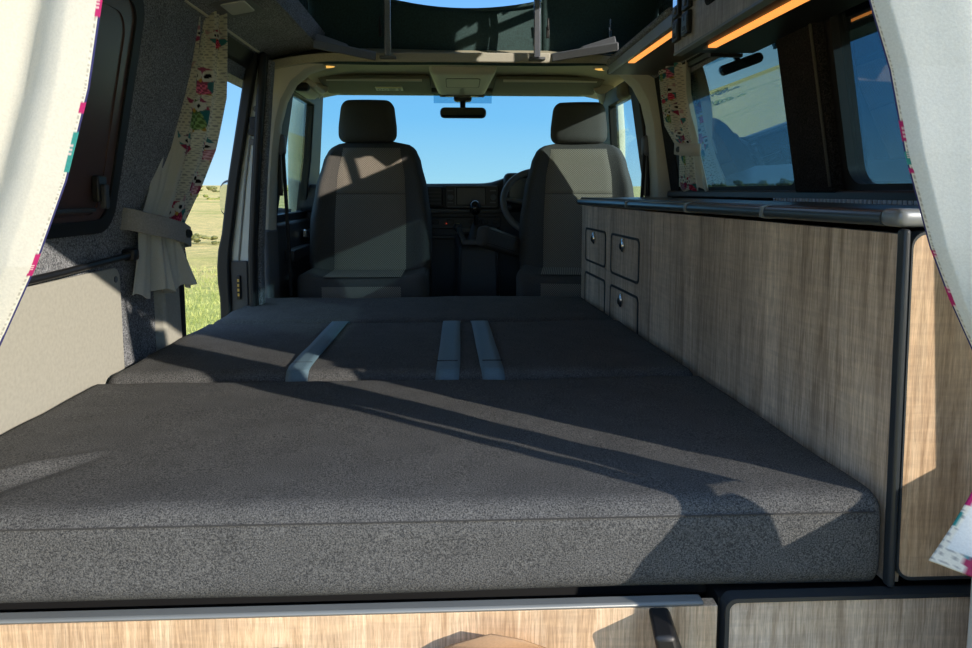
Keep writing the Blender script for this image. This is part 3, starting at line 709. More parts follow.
fnq = lambda u, v, t: (u, 3.50+v, .79 + v*.32 + t)
obj('gear_surround', ringfaces(MB(), [(.04,0), (.20,0), (.225,.19), (.012,.19)], [(.062,.02), (.178,.02), (.198,.175), (.04,.175)], fnq, 0, .022), MIDGREY, cst, bevel=.004)
obj('lever_boot', MB().disc((.115,3.58,.80), (0,0,1), .055, .11, 16, .018), DARKGREY, cst)
obj('gear_lever', MB().tube([(.112,3.57,.88), (.108,3.55,.95)], .013, 12), CHROME, cst)
obj('gear_knob', MB().ball((.106,3.54,.975), .030, .030, .038, 20, 14), plain('gloss_black', (.01,.01,.012), .12), cst)
stw = thing('steering_wheel', 'black steering wheel half hidden behind the driver seat', 'steering wheel', (.45, 3.50, .98))
ax = Vector((0, -.85, .53)).normalized(); wc = Vector((.435, 3.56, 1.005))
obj('rim', MB().torus(wc, ax, .185, .017, 56, 12), MIDGREY, stw)
obj('hub', MB().disc(wc - ax*.06, ax, .085, .06, 24, .06), DASH, stw, bevel=.01)
u_ = Vector((1,0,0)); v_ = ax.cross(u_)
for dx, dz in ((-1, .1), (1, .1), (0, -1), (0, 1)):
    if dz == 1: continue
    e = wc + (u_*dx + v_*dz*(1 if v_.z > 0 else -1)).normalized()*.18
    obj('spoke', MB().tube([wc - ax*.02, (wc+e)/2 - ax*.015, e], [.03,.022,.016], 10, squash=.6), MIDGREY, stw)
obj('column', MB().tube([wc - ax*.05, wc - ax*.10], [.06,.065], 14), DASH, stw)
binn = obj('instrument_hood', MB().rbox(.26, .62, 3.655, 3.74, .985, 1.155, .03, .02), DASH, d)
obj('dial_face', MB().box(.285, .60, 3.650, 3.66, 1.01, 1.125), plain('dial_face', (.10,.11,.10), .3), binn, bevel=.01)

# ------------------------------------------------------------------ cab seats (face the bed, local frame, -y is the front)
def make_seat(name, label, loc, rz, arm, hx_=0):
    r = thing(name, label, 'seat', loc, rz, 'front cab seats')
    rec = .24
    def hw(z):   # half width over height
        return plerp([(.50,.255), (.62,.284), (.80,.282), (.95,.262), (1.08,.232), (1.14,.208), (1.166,.172), (1.178,.10)], z)[0]
    def front(x, z):
        w_ = hw(z); a = abs(x)/w_; bol = .035*max(0, min(1, (a-.58)/.3))**1.5*(1 - max(0, (z-.95)/.2)*.8 if z > .95 else 1)
        edge = .055*max(0, (a-.86)/.14)**2.2 if a > .86 else 0
        top = .10*max(0, (z-1.10)/.08)**2.5 if z > 1.10 else 0
        return -.075 + (z-.55)*rec - bol + edge + top*.6 + .006*sin(z*11) - .012*exp(-((z-.75)/.12)**2)
    def back(x, z):
        a = abs(x)/hw(z); return .055 + (z-.55)*rec - .06*max(0, (a-.75)/.25)**2 - (.05*max(0, (z-1.10)/.08)**2 if z > 1.1 else 0)
    mb = MB(); n = 30; m = 44; V = []
    for j in range(m+1):
        z = .50 + .68*j/m; w_ = hw(z)
        for i in range(n+1): x = w_*sin((i/n-.5)*pi); V.append((x, front(x, z), z))
        for i in range(n+1): x = w_*sin((.5-i/n)*pi); V.append((x, max(back(x, z), front(x, z)+.004), z))
    k = 2*(n+1)
    fs = [(j*k+i, j*k+(i+1)%k, (j+1)*k+(i+1)%k, (j+1)*k+i) for j in range(m) for i in range(k)] + [tuple(range(k))[::-1], tuple(range(m*k, m*k+k))]
    mb.add(V, fs); obj('backrest', mb, SEATSIDE, r, local=True, ang=60)
    pw = lambda z: plerp([(.55,.165), (.80,.165), (1.0,.158), (1.14,.135)], z)[0]
    mb = MB()
    for z0, z1 in ((.56, .925), (.928, 1.145)):
        mb.grid(18, 24, lambda u, v: ((2*u-1)*pw(lerp(z0,z1,v)), front((2*u-1)*pw(lerp(z0,z1,v)), lerp(z0,z1,v)) - .006 + (.005 if u in (0,1) or v in (0,1) else 0), lerp(z0,z1,v)))
    obj('backrest_panel', mb, SEATMID, r, local=True, ang=60)
    hy_ = .0 + (1.22-.55)*rec - .02
    def hf(p, nn):
        s_ = 1 - .10*max(0, (p.z-1.25)/.12); q = Vector((p.x*s_ + hx_, p.y + (p.z-1.25)*.12 + .10*(p.x/.13)**2*.25, p.z)); return q
    obj('headrest', MB().rbox(-.140, .140, hy_-.055, hy_+.05, 1.172, 1.378, .042, .012, fn=hf), SEATSIDE, r, local=True, ang=60)
    for x in (-.072+hx_*.6, .072+hx_*.6): obj('headrest_post', MB().tube([(x, hy_, 1.10), (x, hy_, 1.19)], .008, 10), CHROME, r, local=True)
    obj('seat_cushion', MB().rbox(-.275, .275, -.385, .06, .42, .575, .045, .02, fn=lambda p, nn: Vector((p.x, p.y, p.z + (.025*max(0, (abs(p.x)-.17)/.09)**1.5 if p.z > .5 else 0)))), SEATSIDE, r, local=True, ang=60)
    obj('cushion_panel', MB().grid(16, 12, lambda u, v: (lerp(-.165,.165,u), lerp(-.36,0,v), .5775)).grid(16, 6, lambda u, v: (lerp(-.165,.165,u), -.387, lerp(.47,.54,v))), SEATMID, r, local=True, ang=60)
    obj('seat_base', MB().box(-.21, .21, -.30, .10, 0, .43), SEATRAIL, r, local=True, bevel=.02)
    obj('recliner_cover', MB().rbox(-.278, -.245, -.05, .10, .44, .60, .016, .02), BLACK, r, local=True)
    obj('recliner_cover', MB().rbox(.245, .278, -.05, .10, .44, .60, .016, .02), BLACK, r, local=True)
    if arm:
        o = obj('armrest', MB().rbox(-.035, .035, -.33, .04, -.055, .045, .028, .012), SEATSIDE, r, local=True, ang=60)
        o.location = (-.285, .03, .665); o.rotation_euler = (radians(-14), 0, radians(-30))
    return r
make_seat('swivel_seat', 'grey fabric passenger seat turned towards the bed, with striped sunlight', (-.390, 3.315, .12), 0, False, -.028)
make_seat('swivel_seat', 'grey fabric driver seat with armrest, turned towards the bed beside the kitchen', (.598, 3.36, .12), radians(-9), True)

# ------------------------------------------------------------------ bed
def bedfn(y0_, seed, amp=.004, crease=False):
    def f(p, n):
        q = Vector(p); q.x -= .0455*(p.y-y0_)*max(0, min(1, (p.x+.2)/.7))
        if n.z > .3: q.z += amp*MN.noise(Vector((p.x*3.1, p.y*3.7, seed))) + amp*.5*MN.noise(Vector((p.x*9, p.y*9, seed)))
        if n.y < -.3: q.y += amp*1.2*MN.noise(Vector((p.x*2.3, seed, p.z*8)))
        if n.x < -.3 : q.x += .012*MN.noise(Vector((seed, p.y*6, p.z*5)))
        if crease and n.z > .2:
            a = Vector((-.575, 1.185)); b = Vector((-.80, .955)); d = (b-a); L = d.length; d /= L
            t = (Vector((p.x, p.y))-a).dot(d); s_ = (Vector((p.x, p.y))-a).dot(Vector((-d.y, d.x)))
            if t > 0:
                g = min(1, t/.12); wd = .006 + .022*min(1, t/.25)
                q.z += .013*g*exp(-(s_/wd)**2) - .006*g*exp(-((s_-wd*1.7)/wd)**2)
        return q
    return f
def bed_cushion(label, x0, x1, y0, y1, z0, z1, r, seed, crease=False, step=.016):
    b = thing('bed_cushion', label, 'bed cushion', ((x0+x1)/2, (y0+y1)/2, z0), 0, 'cushions of the fold-out bed')
    obj('cushion_cover', MB().rbox(x0, x1, y0, y1, z0, z1, r, step, fn=bedfn(y0, seed, .004, crease)), BED, b, ang=180)
    return b
SEAM = plain('dark_stitching', (.008,.008,.008), .9)
b1 = bed_cushion('thick charcoal bed cushion nearest the tailgate, sunlit front face', -.826, .619, .935, 1.622, .485, .624, (.012,.032,.034), 1.0, True, .0125)
obj('front_seam', MB().tube([(lerp(-.82,.60,i/40), .9345+.003*MN.noise(Vector((lerp(-.83,.60,i/40)*2.3,1.0,.61*8))), .603) for i in range(41)], .0011, 6), plain('grey_stitching', (.035,.035,.036), .9), b1)
b2 = bed_cushion('middle charcoal bed cushion crossed by three grey straps', -.822, .590, 1.634, 2.292, .505, .634, .035, 2.0)
b3 = bed_cushion('narrow charcoal bed cushion farthest away, against the cab seats', -.815, .558, 2.318, 2.85, .505, .632, .035, 3.0)
mb = MB()
for i in range(110): 
    x = lerp(-.76, .56, i/110); mb.box(x, x+.006, 2.303, 2.309, .612, .620)
obj('zip', mb, BLACK, b2, smooth=False)
for (xa, xb, wd, lab) in ((-.374, -.368, .052, 'grey webbing strap lying alone on the left of the middle cushion'), (-.021, -.005, .056, 'grey webbing strap beside the centre, left of the close pair'), (.096, .075, .054, 'grey webbing strap right of the close pair on the middle cushion')):
    st = thing('bed_strap', lab, 'strap', ((xa+xb)/2, 1.9, .634), 0, 'webbing straps on the bed')
    path = [(1.627,.53), (1.628,.59), (1.633,.619), (1.646,.634), (1.67,.6385), (1.78,.640), (1.9,.640), (2.1,.640), (2.25,.6395), (2.28,.634), (2.297,.614), (2.302,.57)]
    V = []
    for i, (y, z) in enumerate(path):
        x = lerp(xa, xb, i/(len(path)-1))
        for s_ in (-1, -.36, -.30, .30, .36, 1): V.append((x+s_*wd/2, y, z + (.0 if abs(s_) == 1 else .0006) + .004*MN.noise(Vector((x*3.1, y*3.7, 2.0)))))
    obj('webbing', MB().add(V, [(i*6+j, i*6+j+1, (i+1)*6+j+1, (i+1)*6+j) for i in range(len(path)-1) for j in range(5)]), WEB, st, solid=.003)
    mb = MB(); x = lerp(xa, xb, .12); mb.box(x-wd/2+.002, x+wd/2-.002, 1.702, 1.705, .641, .6427)
    obj('stitch_line', mb, SEAM, st)
# bed base, drawer and low cupboards at the tailgate
o = obj('bed_chassis', MB().box(-.82, .50, .99, 2.80, .45, .482), SEATRAIL, bevel=.005); tag(o, 'black steel frame under the bed cushions', 'bed base')
leg = MB()
for x in (-.80, .48):
    for y in (1.05, 2.75): obj('frame_leg', MB().box(x-.02, x+.02, y-.02, y+.02, .12, .452), SEATRAIL, o)
dr = thing('under_bed_drawer', 'wide oak drawer under the bed with grey top edging and black pull', 'drawer', (-.22, .93, .12))
obj('drawer_front', MB().box(-.80, .372, .925, .945, .15, .4735), OAK2, dr, bevel=.001)
obj('edging', MB().box(-.80, .352, .923, .945, .4735, .481), EDGELIGHT, dr, bevel=.004)
obj('drawer_box', MB().box(-.78, .33, .947, 1.5, .16, .42), SEATRAIL, dr)
mb = MB().hexa([(.282,.865,.39),(.312,.865,.39),(.330,.925,.39),(.300,.925,.39),(.262,.862,.470),(.292,.862,.470),(.300,.925,.476),(.270,.925,.476)])
obj('pull_handle', mb, BLACK, dr, bevel=.006)
obj('cord_loop', MB().tube([(-.240+.016*cos(pi*k/8), .915, .418+.014*sin(pi*k/8)) for k in range(9)], .003, 8), plain('dark_cord', (.03,.028,.022), .9), dr)
cp = thing('low_cupboard', 'oak low cupboard front below the kitchen end, right of the drawer', 'cupboard', (.6, .93, .12))
mb = MB().prism(rrect(.386, .875, .14, .481, .012), lambda u, v, t: (u, t, v), .918, .936)
obj('door', mb, OAK, cp)
mb = ringfaces(MB(), rrect(.380, .881, .134, .488, .016), rrect(.386, .875, .14, .482, .012), lambda u, v, t: (u, t, v), .916, .938); obj('door_edging', mb, EDGE, cp)
obj('cupboard_body', MB().box(.378, .86, .939, .985, .12, .478), SEATRAIL, cp)

# ------------------------------------------------------------------ kitchen unit
def FX(y): return .628 - .0455*(y-.95)      # face of the unit
kit = thing('kitchen_unit', 'long oak kitchen unit beside the bed with latched cupboard doors', 'kitchen unit', (.70, 1.9, .12))
F = lambda u, v, t: (FX(u)+t, u, v)
obj('carcass', MB().hexa([(FX(.96)+.02,.975,.49),(.855,.975,.49),(.855,2.915,.49),(FX(2.9)+.02,2.90,.49),(FX(.96)+.02,.975,.985),(.855,.975,.985),(.855,2.915,.985),(FX(2.9)+.02,2.90,.985)]), OAK, kit)
obj('side_face', MB().hexa([F(.945,.49,0),F(.945,.49,.02),F(2.915,.49,.02),F(2.915,.49,0),F(.945,1.000,0),F(.945,1.000,.02),F(2.915,1.000,.02),F(2.915,1.000,0)]), OAK, kit, bevel=.001)
obj('far_end', MB().box(FX(2.915), .88, 2.915, 2.932, .12, 1.0), OAK, kit)
def kdoor(y0, y1, z0, z1, knob, lab=None):
    nm = 'cupboard_door'
    o = obj(nm, MB().prism(rrect(y0+.004, y1-.004, z0+.004, z1-.004, .016), F, -.0015, .006), OAK, kit)
    obj('door_edging', ringfaces(MB(), rrect(y0-.003, y1+.003, z0-.003, z1+.003, .022), rrect(y0+.005, y1-.005, z0+.005, z1-.005, .016), F, -.003, .004), EDGE, o)
    if knob:
        yk, zk = knob; c0 = F(yk, zk, 0)
        mb = MB().ball((c0[0]-.006, yk, zk), .008, .016, .024, 16, 10)
        obj('latch_ring', mb, CHROME, o); obj('latch_button', MB().ball((c0[0]-.012, yk, zk-.003), .006, .009, .013, 14, 8), BLACK, o)
kdoor(2.54, 2.853, .780, .910, (2.70, .878))
kdoor(2.14, 2.463, .772, .910, (2.305, .880))
kdoor(2.54, 2.853, .55, .730, None)
kdoor(2.14, 2.463, .55, .728, (2.315, .693))
# dark corner strip and rear end panel
obj('corner_strip', MB().hexa([(.6225,.928,.49),(.633,.928,.49),(.633,.946,.49),(.6225,.946,.49),(.6145,.928,1.008),(.625,.928,1.008),(.625,.946,1.008),(.6145,.946,1.008)]), EDGE, kit, bevel=.004)
obj('end_panel', MB().prism(rrect(.628, .885, .506, 1.001, .02), lambda u, v, t: (u+(1-v)*.016, t, v), .930, .95), OAK2, kit)
obj('end_edging', ringfaces(MB(), rrect(.6255, .889, .502, 1.005, .022), rrect(.628, .885, .506, 1.001, .02), lambda u, v, t: (u+(1-v)*.016, t, v), .928, .952), EDGE, kit)
ct = thing('worktop', 'slim dark worktop with rounded blue-grey front edging on the kitchen unit', 'worktop', (.75, 2.0, 1.01))
obj('top_board', MB().hexa([(FX(.94)-.005,.955,1.012),(.868,.955,1.012),(.868,2.935,1.012),(FX(2.935)-.005,2.935,1.012),(FX(.94)-.005,.955,1.034),(.868,.955,1.034),(.868,2.935,1.034),(FX(2.935)-.005,2.935,1.034)]), COUNTER, ct, bevel=.002)
def nose(y0, y1):
    sec = [(0,-.014), (-.010,-.014), (-.018,-.011), (-.021,-.006), (-.018,.006), (-.010,.010), (.004,.010)]
    V = [(FX(y)+a, y, .996+.028-.004*(y-.95)+b) for y in (y0, y1) for a, b in sec]; k = len(sec)
    return MB().add(V, [(i, k+i, k+(i+1)%k, (i+1)%k) for i in range(k)] + [tuple(range(k)), tuple(range(k, 2*k))[::-1]])
for y0, y1 in ((.975, 1.321), (1.325, 1.717), (1.721, 2.227), (2.231, 2.94)): obj('front_edging', nose(y0, y1), NOSE, ct, ang=60)
for y in (1.323, 1.719, 2.229): 
    mb = MB().prism([(-.0225,-.012), (-.0225,.008), (-.01,.0115), (.006,.0115), (.006,-.0155), (-.01,-.0155)], lambda u, v, t: (FX(t)+u, t, .996+.028-.004*(t-.95)+v), y-.005, y+.005); obj('edging_joint', mb, NOSECAP, ct)
obj('corner_cap', MB().rbox(.607, .665, .930, .978, 1.010, 1.036, .010, .006), NOSECAP, ct)
mb = MB()
for i in range(50): 
    y = 1.05+i*.016; mb.box(.852, .856, y, y+.008, 1.0335, 1.042)
obj('reflection_strip', mb, plain('white_dash', (.5,.55,.6), .5), ct, smooth=False)  # striped reflection below the window modelled as pale dashes

# ------------------------------------------------------------------ overhead locker
lk = thing('overhead_locker', 'grey wood-grain overhead locker with sockets and warm LED strip', 'locker', (.70, 1.4, 1.43))
obj('locker_front', MB().hexa([(.600,1.00,1.430),(.618,1.00,1.430),(.618,1.928,1.434),(.600,1.928,1.434),(.600,1.00,1.70),(.618,1.00,1.70),(.618,1.928,1.70),(.600,1.928,1.70)]), GREYWOOD, lk, bevel=.001)
obj('locker_edge', MB().box(.599, .622, 1.00, 1.930, 1.4255, 1.4335), EDGELIGHT, lk, bevel=.002)
obj('locker_base', MB().box(.612, .818, 1.00, 1.925, 1.434, 1.452), BLACK, lk, bevel=.002)
obj('locker_end', MB().box(.612, .80, 1.908, 1.928, 1.45, 1.66), BLACK, lk)
obj('led_strip', MB().hexa([(.676,1.02,1.428),(.700,1.02,1.428),(.678,1.825,1.428),(.657,1.825,1.428),(.676,1.02,1.435),(.700,1.02,1.435),(.678,1.825,1.435),(.657,1.825,1.435)]), LEDM, lk)
obj('led_end_cap', MB().box(.652, .684, 1.826, 1.85, 1.427, 1.435), EDGELIGHT, lk)
obj('finger_slot', MB().prism(rrect(1.50, 1.70, 1.495, 1.56, .028), lambda u, v, t: (.5985+t, u, v), 0, .004), CARPETD, lk)
obj('bracket', MB().box(.70, .79, 1.926, 1.94, 1.425, 1.434), BLACK, lk)
def plate(y0, y1, z0, z1, top):
    p = obj('socket_plate', MB().box(.588, .600, y0, y1, z0, z1), BLACK, lk, bevel=.003)
    yc, zc = (y0+y1)/2, (z0+z1)/2
    if top == 'lit':
        obj('display', MB().box(.5865, .589, y0+.010, y1-.010, z0+.030, z1-.006), BLUELED, p); obj('button', MB().disc((.588, yc, z0+.017), (-1,0,0), .009, .004, 14), MIDGREY, p)
    else:
        obj('socket_face', MB().box(.5863, .589, y0+.008, y1-.008, z0+.010, z1-.010), plain('socket_face', (.11,.15,.19), .3), p, bevel=.001)
        obj('socket_hole', MB().box(.5855, .588, yc-.010, yc+.010, zc-.018, zc-.008).box(.5855, .588, yc-.004, yc+.004, zc+.006, zc+.020), BLACK, p)
plate(1.866, 1.915, 1.456, 1.512, ''); plate(1.785, 1.838, 1.456, 1.514, ''); plate(1.866, 1.915, 1.518, 1.600, 'lit'); plate(1.785, 1.838, 1.520, 1.605, 'lit')
sh = thing('light_pelmet', 'black pelmet with warm LED strip in front of the overhead locker', 'pelmet', (.7, 2.25, 1.51))
obj('pelmet_base', MB().hexa([(.605,1.95,1.510),(.835,1.95,1.510),(.80,2.80,1.517),(.605,2.80,1.517),(.605,1.95,1.535),(.82,1.95,1.56),(.79,2.80,1.56),(.605,2.80,1.535)]), BLACK, sh, bevel=.003)
obj('metal_edge', MB().hexa([(.598,1.95,1.508),(.607,1.95,1.508),(.607,2.74,1.510),(.598,2.74,1.510),(.598,1.95,1.545),(.607,1.95,1.545),(.607,2.74,1.540),(.598,2.74,1.540)]), plain('brushed_edge', (.30,.33,.36), .4, .4), sh, bevel=.002)
obj('led_strip', MB().hexa([(.618,1.98,1.5075),(.640,1.98,1.5075),(.640,2.51,1.5105),(.618,2.51,1.5105),(.618,1.98,1.512),(.640,1.98,1.512),(.640,2.51,1.515),(.618,2.51,1.515)]), LEDM, sh)
obj('carpet_roll', MB().rbox(.590, .70, 1.95, 2.76, 1.541, 1.568, .013, .02), CARPET, sh, ang=180)

# ------------------------------------------------------------------ left wall fittings
sn = Vector((1, 0, -.2)).normalized()
wl = thing('window_4', 'blacked-out rear side window in a carpeted surround', 'window', (-.82, 1.4, .97)); wl['kind'] = 'structure'
WF = lambda u, v, t: (LX(v)+t, u, v)
obj('window_frame', ringfaces(MB(), rrect(.95, 1.735, .962, 1.515, .06, 8), rrect(.98, 1.700, .992, 1.488, .05, 8), WF, -.01, .010), RUBBER, wl)
obj('inner_frame', ringfaces(MB(), rrect(.98, 1.700, .992, 1.488, .05, 8), rrect(.995, 1.665, 1.005, 1.455, .05, 8), WF, -.006, .0045), WINBLACK, wl)
obj('window_pane', MB().prism(rrect(.98, 1.70, .99, 1.49, .05, 8), WF, -.006, .0015), WINBLACK, wl, smooth=False)
la = obj('window_latch', MB().box(-.812, -.795, 1.615, 1.655, 1.035, 1.095), BLACK, wl, bevel=.004)
obj('latch_lever', MB().box(-.80, -.786, 1.625, 1.645, 1.02, 1.075), DARKGREY, la, bevel=.003)
obj('slide_rail', MB().box(-.832, -.815, 1.30, 1.64, 1.012, 1.022), DARKGREY, wl, bevel=.002)
lpn = thing('side_panel', 'beige fabric-covered lower panel on the left van wall', 'panel', (-.835, 1.2, .2))
obj('panel_board', MB().prism(rrect(.62, 1.763, .20, .874, .03), lambda u, v, t: (-.8395+t, u, v), 0, .0115), PANEL, lpn, bevel=.003)
for y, z in ((1.738, .845), (1.30, .852)): obj('screw', MB().disc((-.829, y, z), (1,0,0), .008, .003, 14), MIDGREY, lpn)
rod = thing('bungee_rod', 'thin black rod fixed to the wall above the beige panel', 'rod', (-.82, 1.6, .90))
obj('rod_bar', MB().tube([(-.823, .90, .878), (-.823, 1.5, .889), (-.823, 1.815, .898)], .008, 10), BLACK, rod)
obj('end_clip', MB().rbox(-.842, -.808, 1.80, 1.835, .883, .915, .008, .008), BLACK, rod)
lamp = thing('interior_lamp', 'small rectangular clear roof lamp beside the owl curtain top', 'lamp', (-.60, 2.10, 1.6))
fl = lambda u, v, t: (-.625 + u*1.0, 2.13 + v, 1.5985 - (-.0 + (-u))*.15*0 + u*.19 - t)
obj('lamp_bezel', MB().prism(rrect(-.055, .055, -.085, .085, .015), fl, -.004, .010), MIDGREY, lamp, bevel=.002)
obj('lamp_lens', MB().prism(rrect(-.032, .036, -.066, .05, .010), fl, .008, .013), plain('clear_lens', (.55,.56,.52), .25), lamp, bevel=.002)
rail = thing('curtain_rail', 'thin white curtain rail above the sliding door', 'rail', (-.70, 2.4, 1.57))
obj('rail_bar', MB().tube([(-.712,1.95,1.566), (-.711,2.3,1.566), (-.711,2.62,1.566), (-.708,2.80,1.560), (-.700,2.87,1.553)], .006, 8), BEIGE, rail)
obj('rail_channel', MB().tube([(-.722,1.95,1.556), (-.722,2.62,1.556), (-.718,2.82,1.548)], .005, 8), MIDGREY, rail)

# ------------------------------------------------------------------ owl print
CREAM = (.82,.79,.68); DOT = (.40,.39,.36)
PAL = [((.42,.10,.18),(.08,.26,.30),(.30,.36,.40)), ((.16,.25,.10),(.05,.24,.28),(.40,.08,.18)), ((.60,.30,.34),(.42,.07,.16),(.07,.25,.27)), ((.48,.04,.09),(.06,.27,.27),(.62,.42,.42)), ((.22,.11,.16),(.40,.05,.12),(.10,.30,.32))]
WHITE = (.82,.80,.74); INK = (.015,.013,.015)
def ell(x, y, cx, cy, a, b): return ((x-cx)/a)**2 + ((y-cy)/b)**2
def owl(x, y, pal):
    """unit owl, about 1 wide and 1.25 high, centre at 0"""
    body, wing, head = pal
    for sx in (-1, 1):
        if ell(x, y, sx*.215, .22, .215, .215) < 1:
            if ell(x, y, sx*.20, .22, .085, .085) < 1: return INK
            return WHITE
    if ell(x, y, 0, .06, .055, .085) < 1: return (.75,.45,.08)
    inb = ell(x, y, 0, -.05, .46, .58) < 1
    ear = (.28 < abs(x) < .46 and .35 < y < .35 + (abs(x)-.24)*1.4)
    if not (inb or ear): 
        if .09 < abs(x) < .2 and -.70 < y < -.58: return (.55,.35,.1)
        return None
    if ear or y > .02: return head if ear or ell(x, y, 0, .2, .40, .34) > 1 else body
    if abs(x) > .26: return wing
    if y < -.08 and (int((x+5)*9) + int((y+5)*9)) % 2 == 0: return tuple(min(1, k*2.2+.06) for k in body)
    return body
def printcol(s, t, owls):
    for (cx, cy, sz, rot, p) in owls:
        dx, dy = (s-cx)/sz, (t-cy)/sz
        if abs(dx) > 1 or abs(dy) > 1: continue
        c_, s_ = cos(rot), sin(rot); k = owl(dx*c_ + dy*s_, -dx*s_ + dy*c_, PAL[p])
        if k: return k
    row = int(t/.0066); ph = .5*(row % 2)
    a = (s/.0105 + ph) % 1; b = (t/.0066) % 1
    return DOT if (a < .55 and .25 < b < .62) else CREAM
def curtain_mesh(nu, nv, pos, col):
    mb = MB(); mb.grid(nu, nv, pos)
    cols = [col(i/nu, j/nv) for j in range(nv+1) for i in range(nu+1)]
    return mb, cols
def owl_curtain(name, label, rows, depth, folds, lining, owls, tie, tlabel, nu=110, nv=420, flip=False, group=None):
    """rows: (t, x0,y0,x1,y1,z) from the top (t=0) to the hem (t=1)"""
    H_ = rows[0][5] - rows[-1][5]
    root = thing(name, label, 'curtain', (rows[-1][1], rows[-1][2], rows[-1][5]), 0, group)
    def at(u, v):
        x0, y0, x1, y1, z = plerp(rows, v)
        ux, uy = x1-x0, y1-y0; L = math.hypot(ux, uy); nx_, ny_ = uy/L, -ux/L
        g = plerp(tie[0], v)[0]
        d = depth*g*(sin(u*2*pi*folds + .8*sin(v*5)) + .45*sin(u*2*pi*folds*2.3 + 1.3 + v*3))
        d *= min(1, u/.3)**1.5
        zz = z + .010*sin(u*17+1)*max(0, (v-.85)/.15)
        return (x0+ux*u + nx_*d, y0+uy*u + ny_*d, zz)
    def col(u, v):
        uu = 1-u if flip else u
        b = plerp(lining, v)[0]
        if uu < b: return (.80,.79,.72)
        x0, y0, x1, y1, z = plerp(rows, v); L = math.hypot(x1-x0, y1-y0)
        if v > .975: return printcol(u*.3, (1-v)*H_, owls)
        return printcol((uu-b)*L*.86, (1-v)*H_, owls)
    mb, cols = curtain_mesh(nu, nv, at, col)
    obj('curtain_cloth', mb, CURTP, root, solid=.003, colors=cols, ang=180)
    return root, at
OL = [(q[0]*1.18, *q[1:]) for q in [(.012,.835,.052,-.2,4),(.060,.815,.045,.2,1),(.105,.825,.045,.1,3),(.040,.728,.052,-.5,2),(.100,.728,.050,.3,3),(.020,.632,.058,-.4,3),(.082,.617,.060,0,0),(.055,.524,.062,.15,1),
      (.022,.443,.056,0,4),(.092,.430,.058,.35,2),(.060,.335,.062,-.3,2),(.018,.255,.055,.5,3),(.07,.24,.05,.1,0),(.020,.05,.045,0,3),(.012,.12,.04,.3,1)]]
rt, at = owl_curtain('owl_curtain', 'owl-print curtain gathered at the rear edge of the open side door',
    [(0, -.775,2.04, -.668,2.16, 1.612), (.12, -.780,2.04, -.678,2.17, 1.50), (.30, -.795,2.02, -.700,2.20, 1.34), (.48, -.812,1.97, -.735,2.19, 1.18), (.62, -.815,1.92, -.755,2.12, 1.06), (.725, -.812,1.84, -.768,2.03, .965), (.78, -.812,1.835, -.768,2.03, .915), (1.0, -.812,1.79, -.750,2.06, .790)],
    .013, 3, [(0,.0), (.26,.0), (.34,.18), (.5,.40), (.66,.55), (.72,.60), (.79,.80), (.84,.86), (1,.90)], OL, ([(0,1), (.5,1), (.72,.5), (.8,.7), (1,1.9)],), '')
tb = MB()
path = [(-.846,1.80,.992), (-.815,1.795,.990), (-.790,1.81,.982), (-.760,1.88,.965), (-.745,1.97,.945), (-.752,2.03,.930), (-.785,2.05,.925)]
V = []
for x, y, z in path: V += [(x, y, z+.028), (x, y, z-.028)]
tb.add(V, [(2*i, 2*i+2, 2*i+3, 2*i+1) for i in range(len(path)-1)])
t_ = obj('tieback', tb, TIE, rt, solid=.006, bevel=.002); obj('snap_button', MB().disc((-.742,1.985,.942), (.9,-.4,0), .012, .006, 16), BLACK, t_)
OR = [(q[0]*1.35, q[1]*.457/.475, q[2]*1.3, q[3], q[4]) for q in [(.012,.44,.030,0,1),(.046,.445,.040,.3,0),(.082,.46,.036,-.2,3),(.010,.345,.03,.1,3),(.046,.36,.044,.1,3),(.02,.275,.03,.4,1),(.068,.29,.034,.4,4),(.080,.25,.036,.1,3),(.036,.185,.040,.2,0),(.05,.19,.03,.1,4),(.074,.15,.036,-.3,3),(.03,.115,.034,.3,1),(.02,.03,.03,.2,4),(.06,.02,.036,.5,3)]]
rt, at = owl_curtain('owl_curtain', 'owl-print curtain tied back at the front of the tinted side window',
    [(0, .782,2.70, .812,2.46, 1.525), (.3, .797,2.70, .826,2.46, 1.40), (.5, .812,2.70, .842,2.45, 1.31), (.64, .836,2.66, .855,2.45, 1.245), (.70, .850,2.63, .860,2.46, 1.215), (1.0, .862,2.66, .872,2.40, 1.068)],
    .013, 3, [(0,.80), (.2,.78), (.6,.75), (.8,.70), (1,.65)], OR, ([(0,1), (.5,.9), (.70,.35), (1,.7)],), '', nu=90, nv=320)
for ch in rt.children:   # lining belongs on the window side: repaint with the print first
    me = ch.data; nu, nv = 90, 320; rows_H = 1.525-1.068
    cols = []
    for j in range(nv+1):
        for i in range(nu+1):
            u, v = i/nu, j/nv
            if u > .80 - .1*max(0, v-.7): k = (.80,.79,.70)
            else: k = printcol(u*.17, (1-v)*rows_H, OR)
            cols += [k[0], k[1], k[2], 1.0]
    me.color_attributes['Col'].data.foreach_set('color', cols)
tb = MB(); V = []
for x, y, z in [(.872,2.68,1.226), (.842,2.665,1.222), (.832,2.60,1.215), (.838,2.50,1.207), (.862,2.44,1.203)]: V += [(x, y, z+.022), (x, y, z-.022)]
tb.add(V, [(2*i, 2*i+1, 2*i+3, 2*i+2) for i in range(4)])
LIN = plain('cream_tieback', (.55,.53,.47), .8, grain=.1)
t_ = obj('tieback', tb, LIN, rt, solid=.005); obj('snap_button', MB().disc((.833,2.585,1.213), (-1,-.5,0), .011, .006, 16), BLACK, t_)

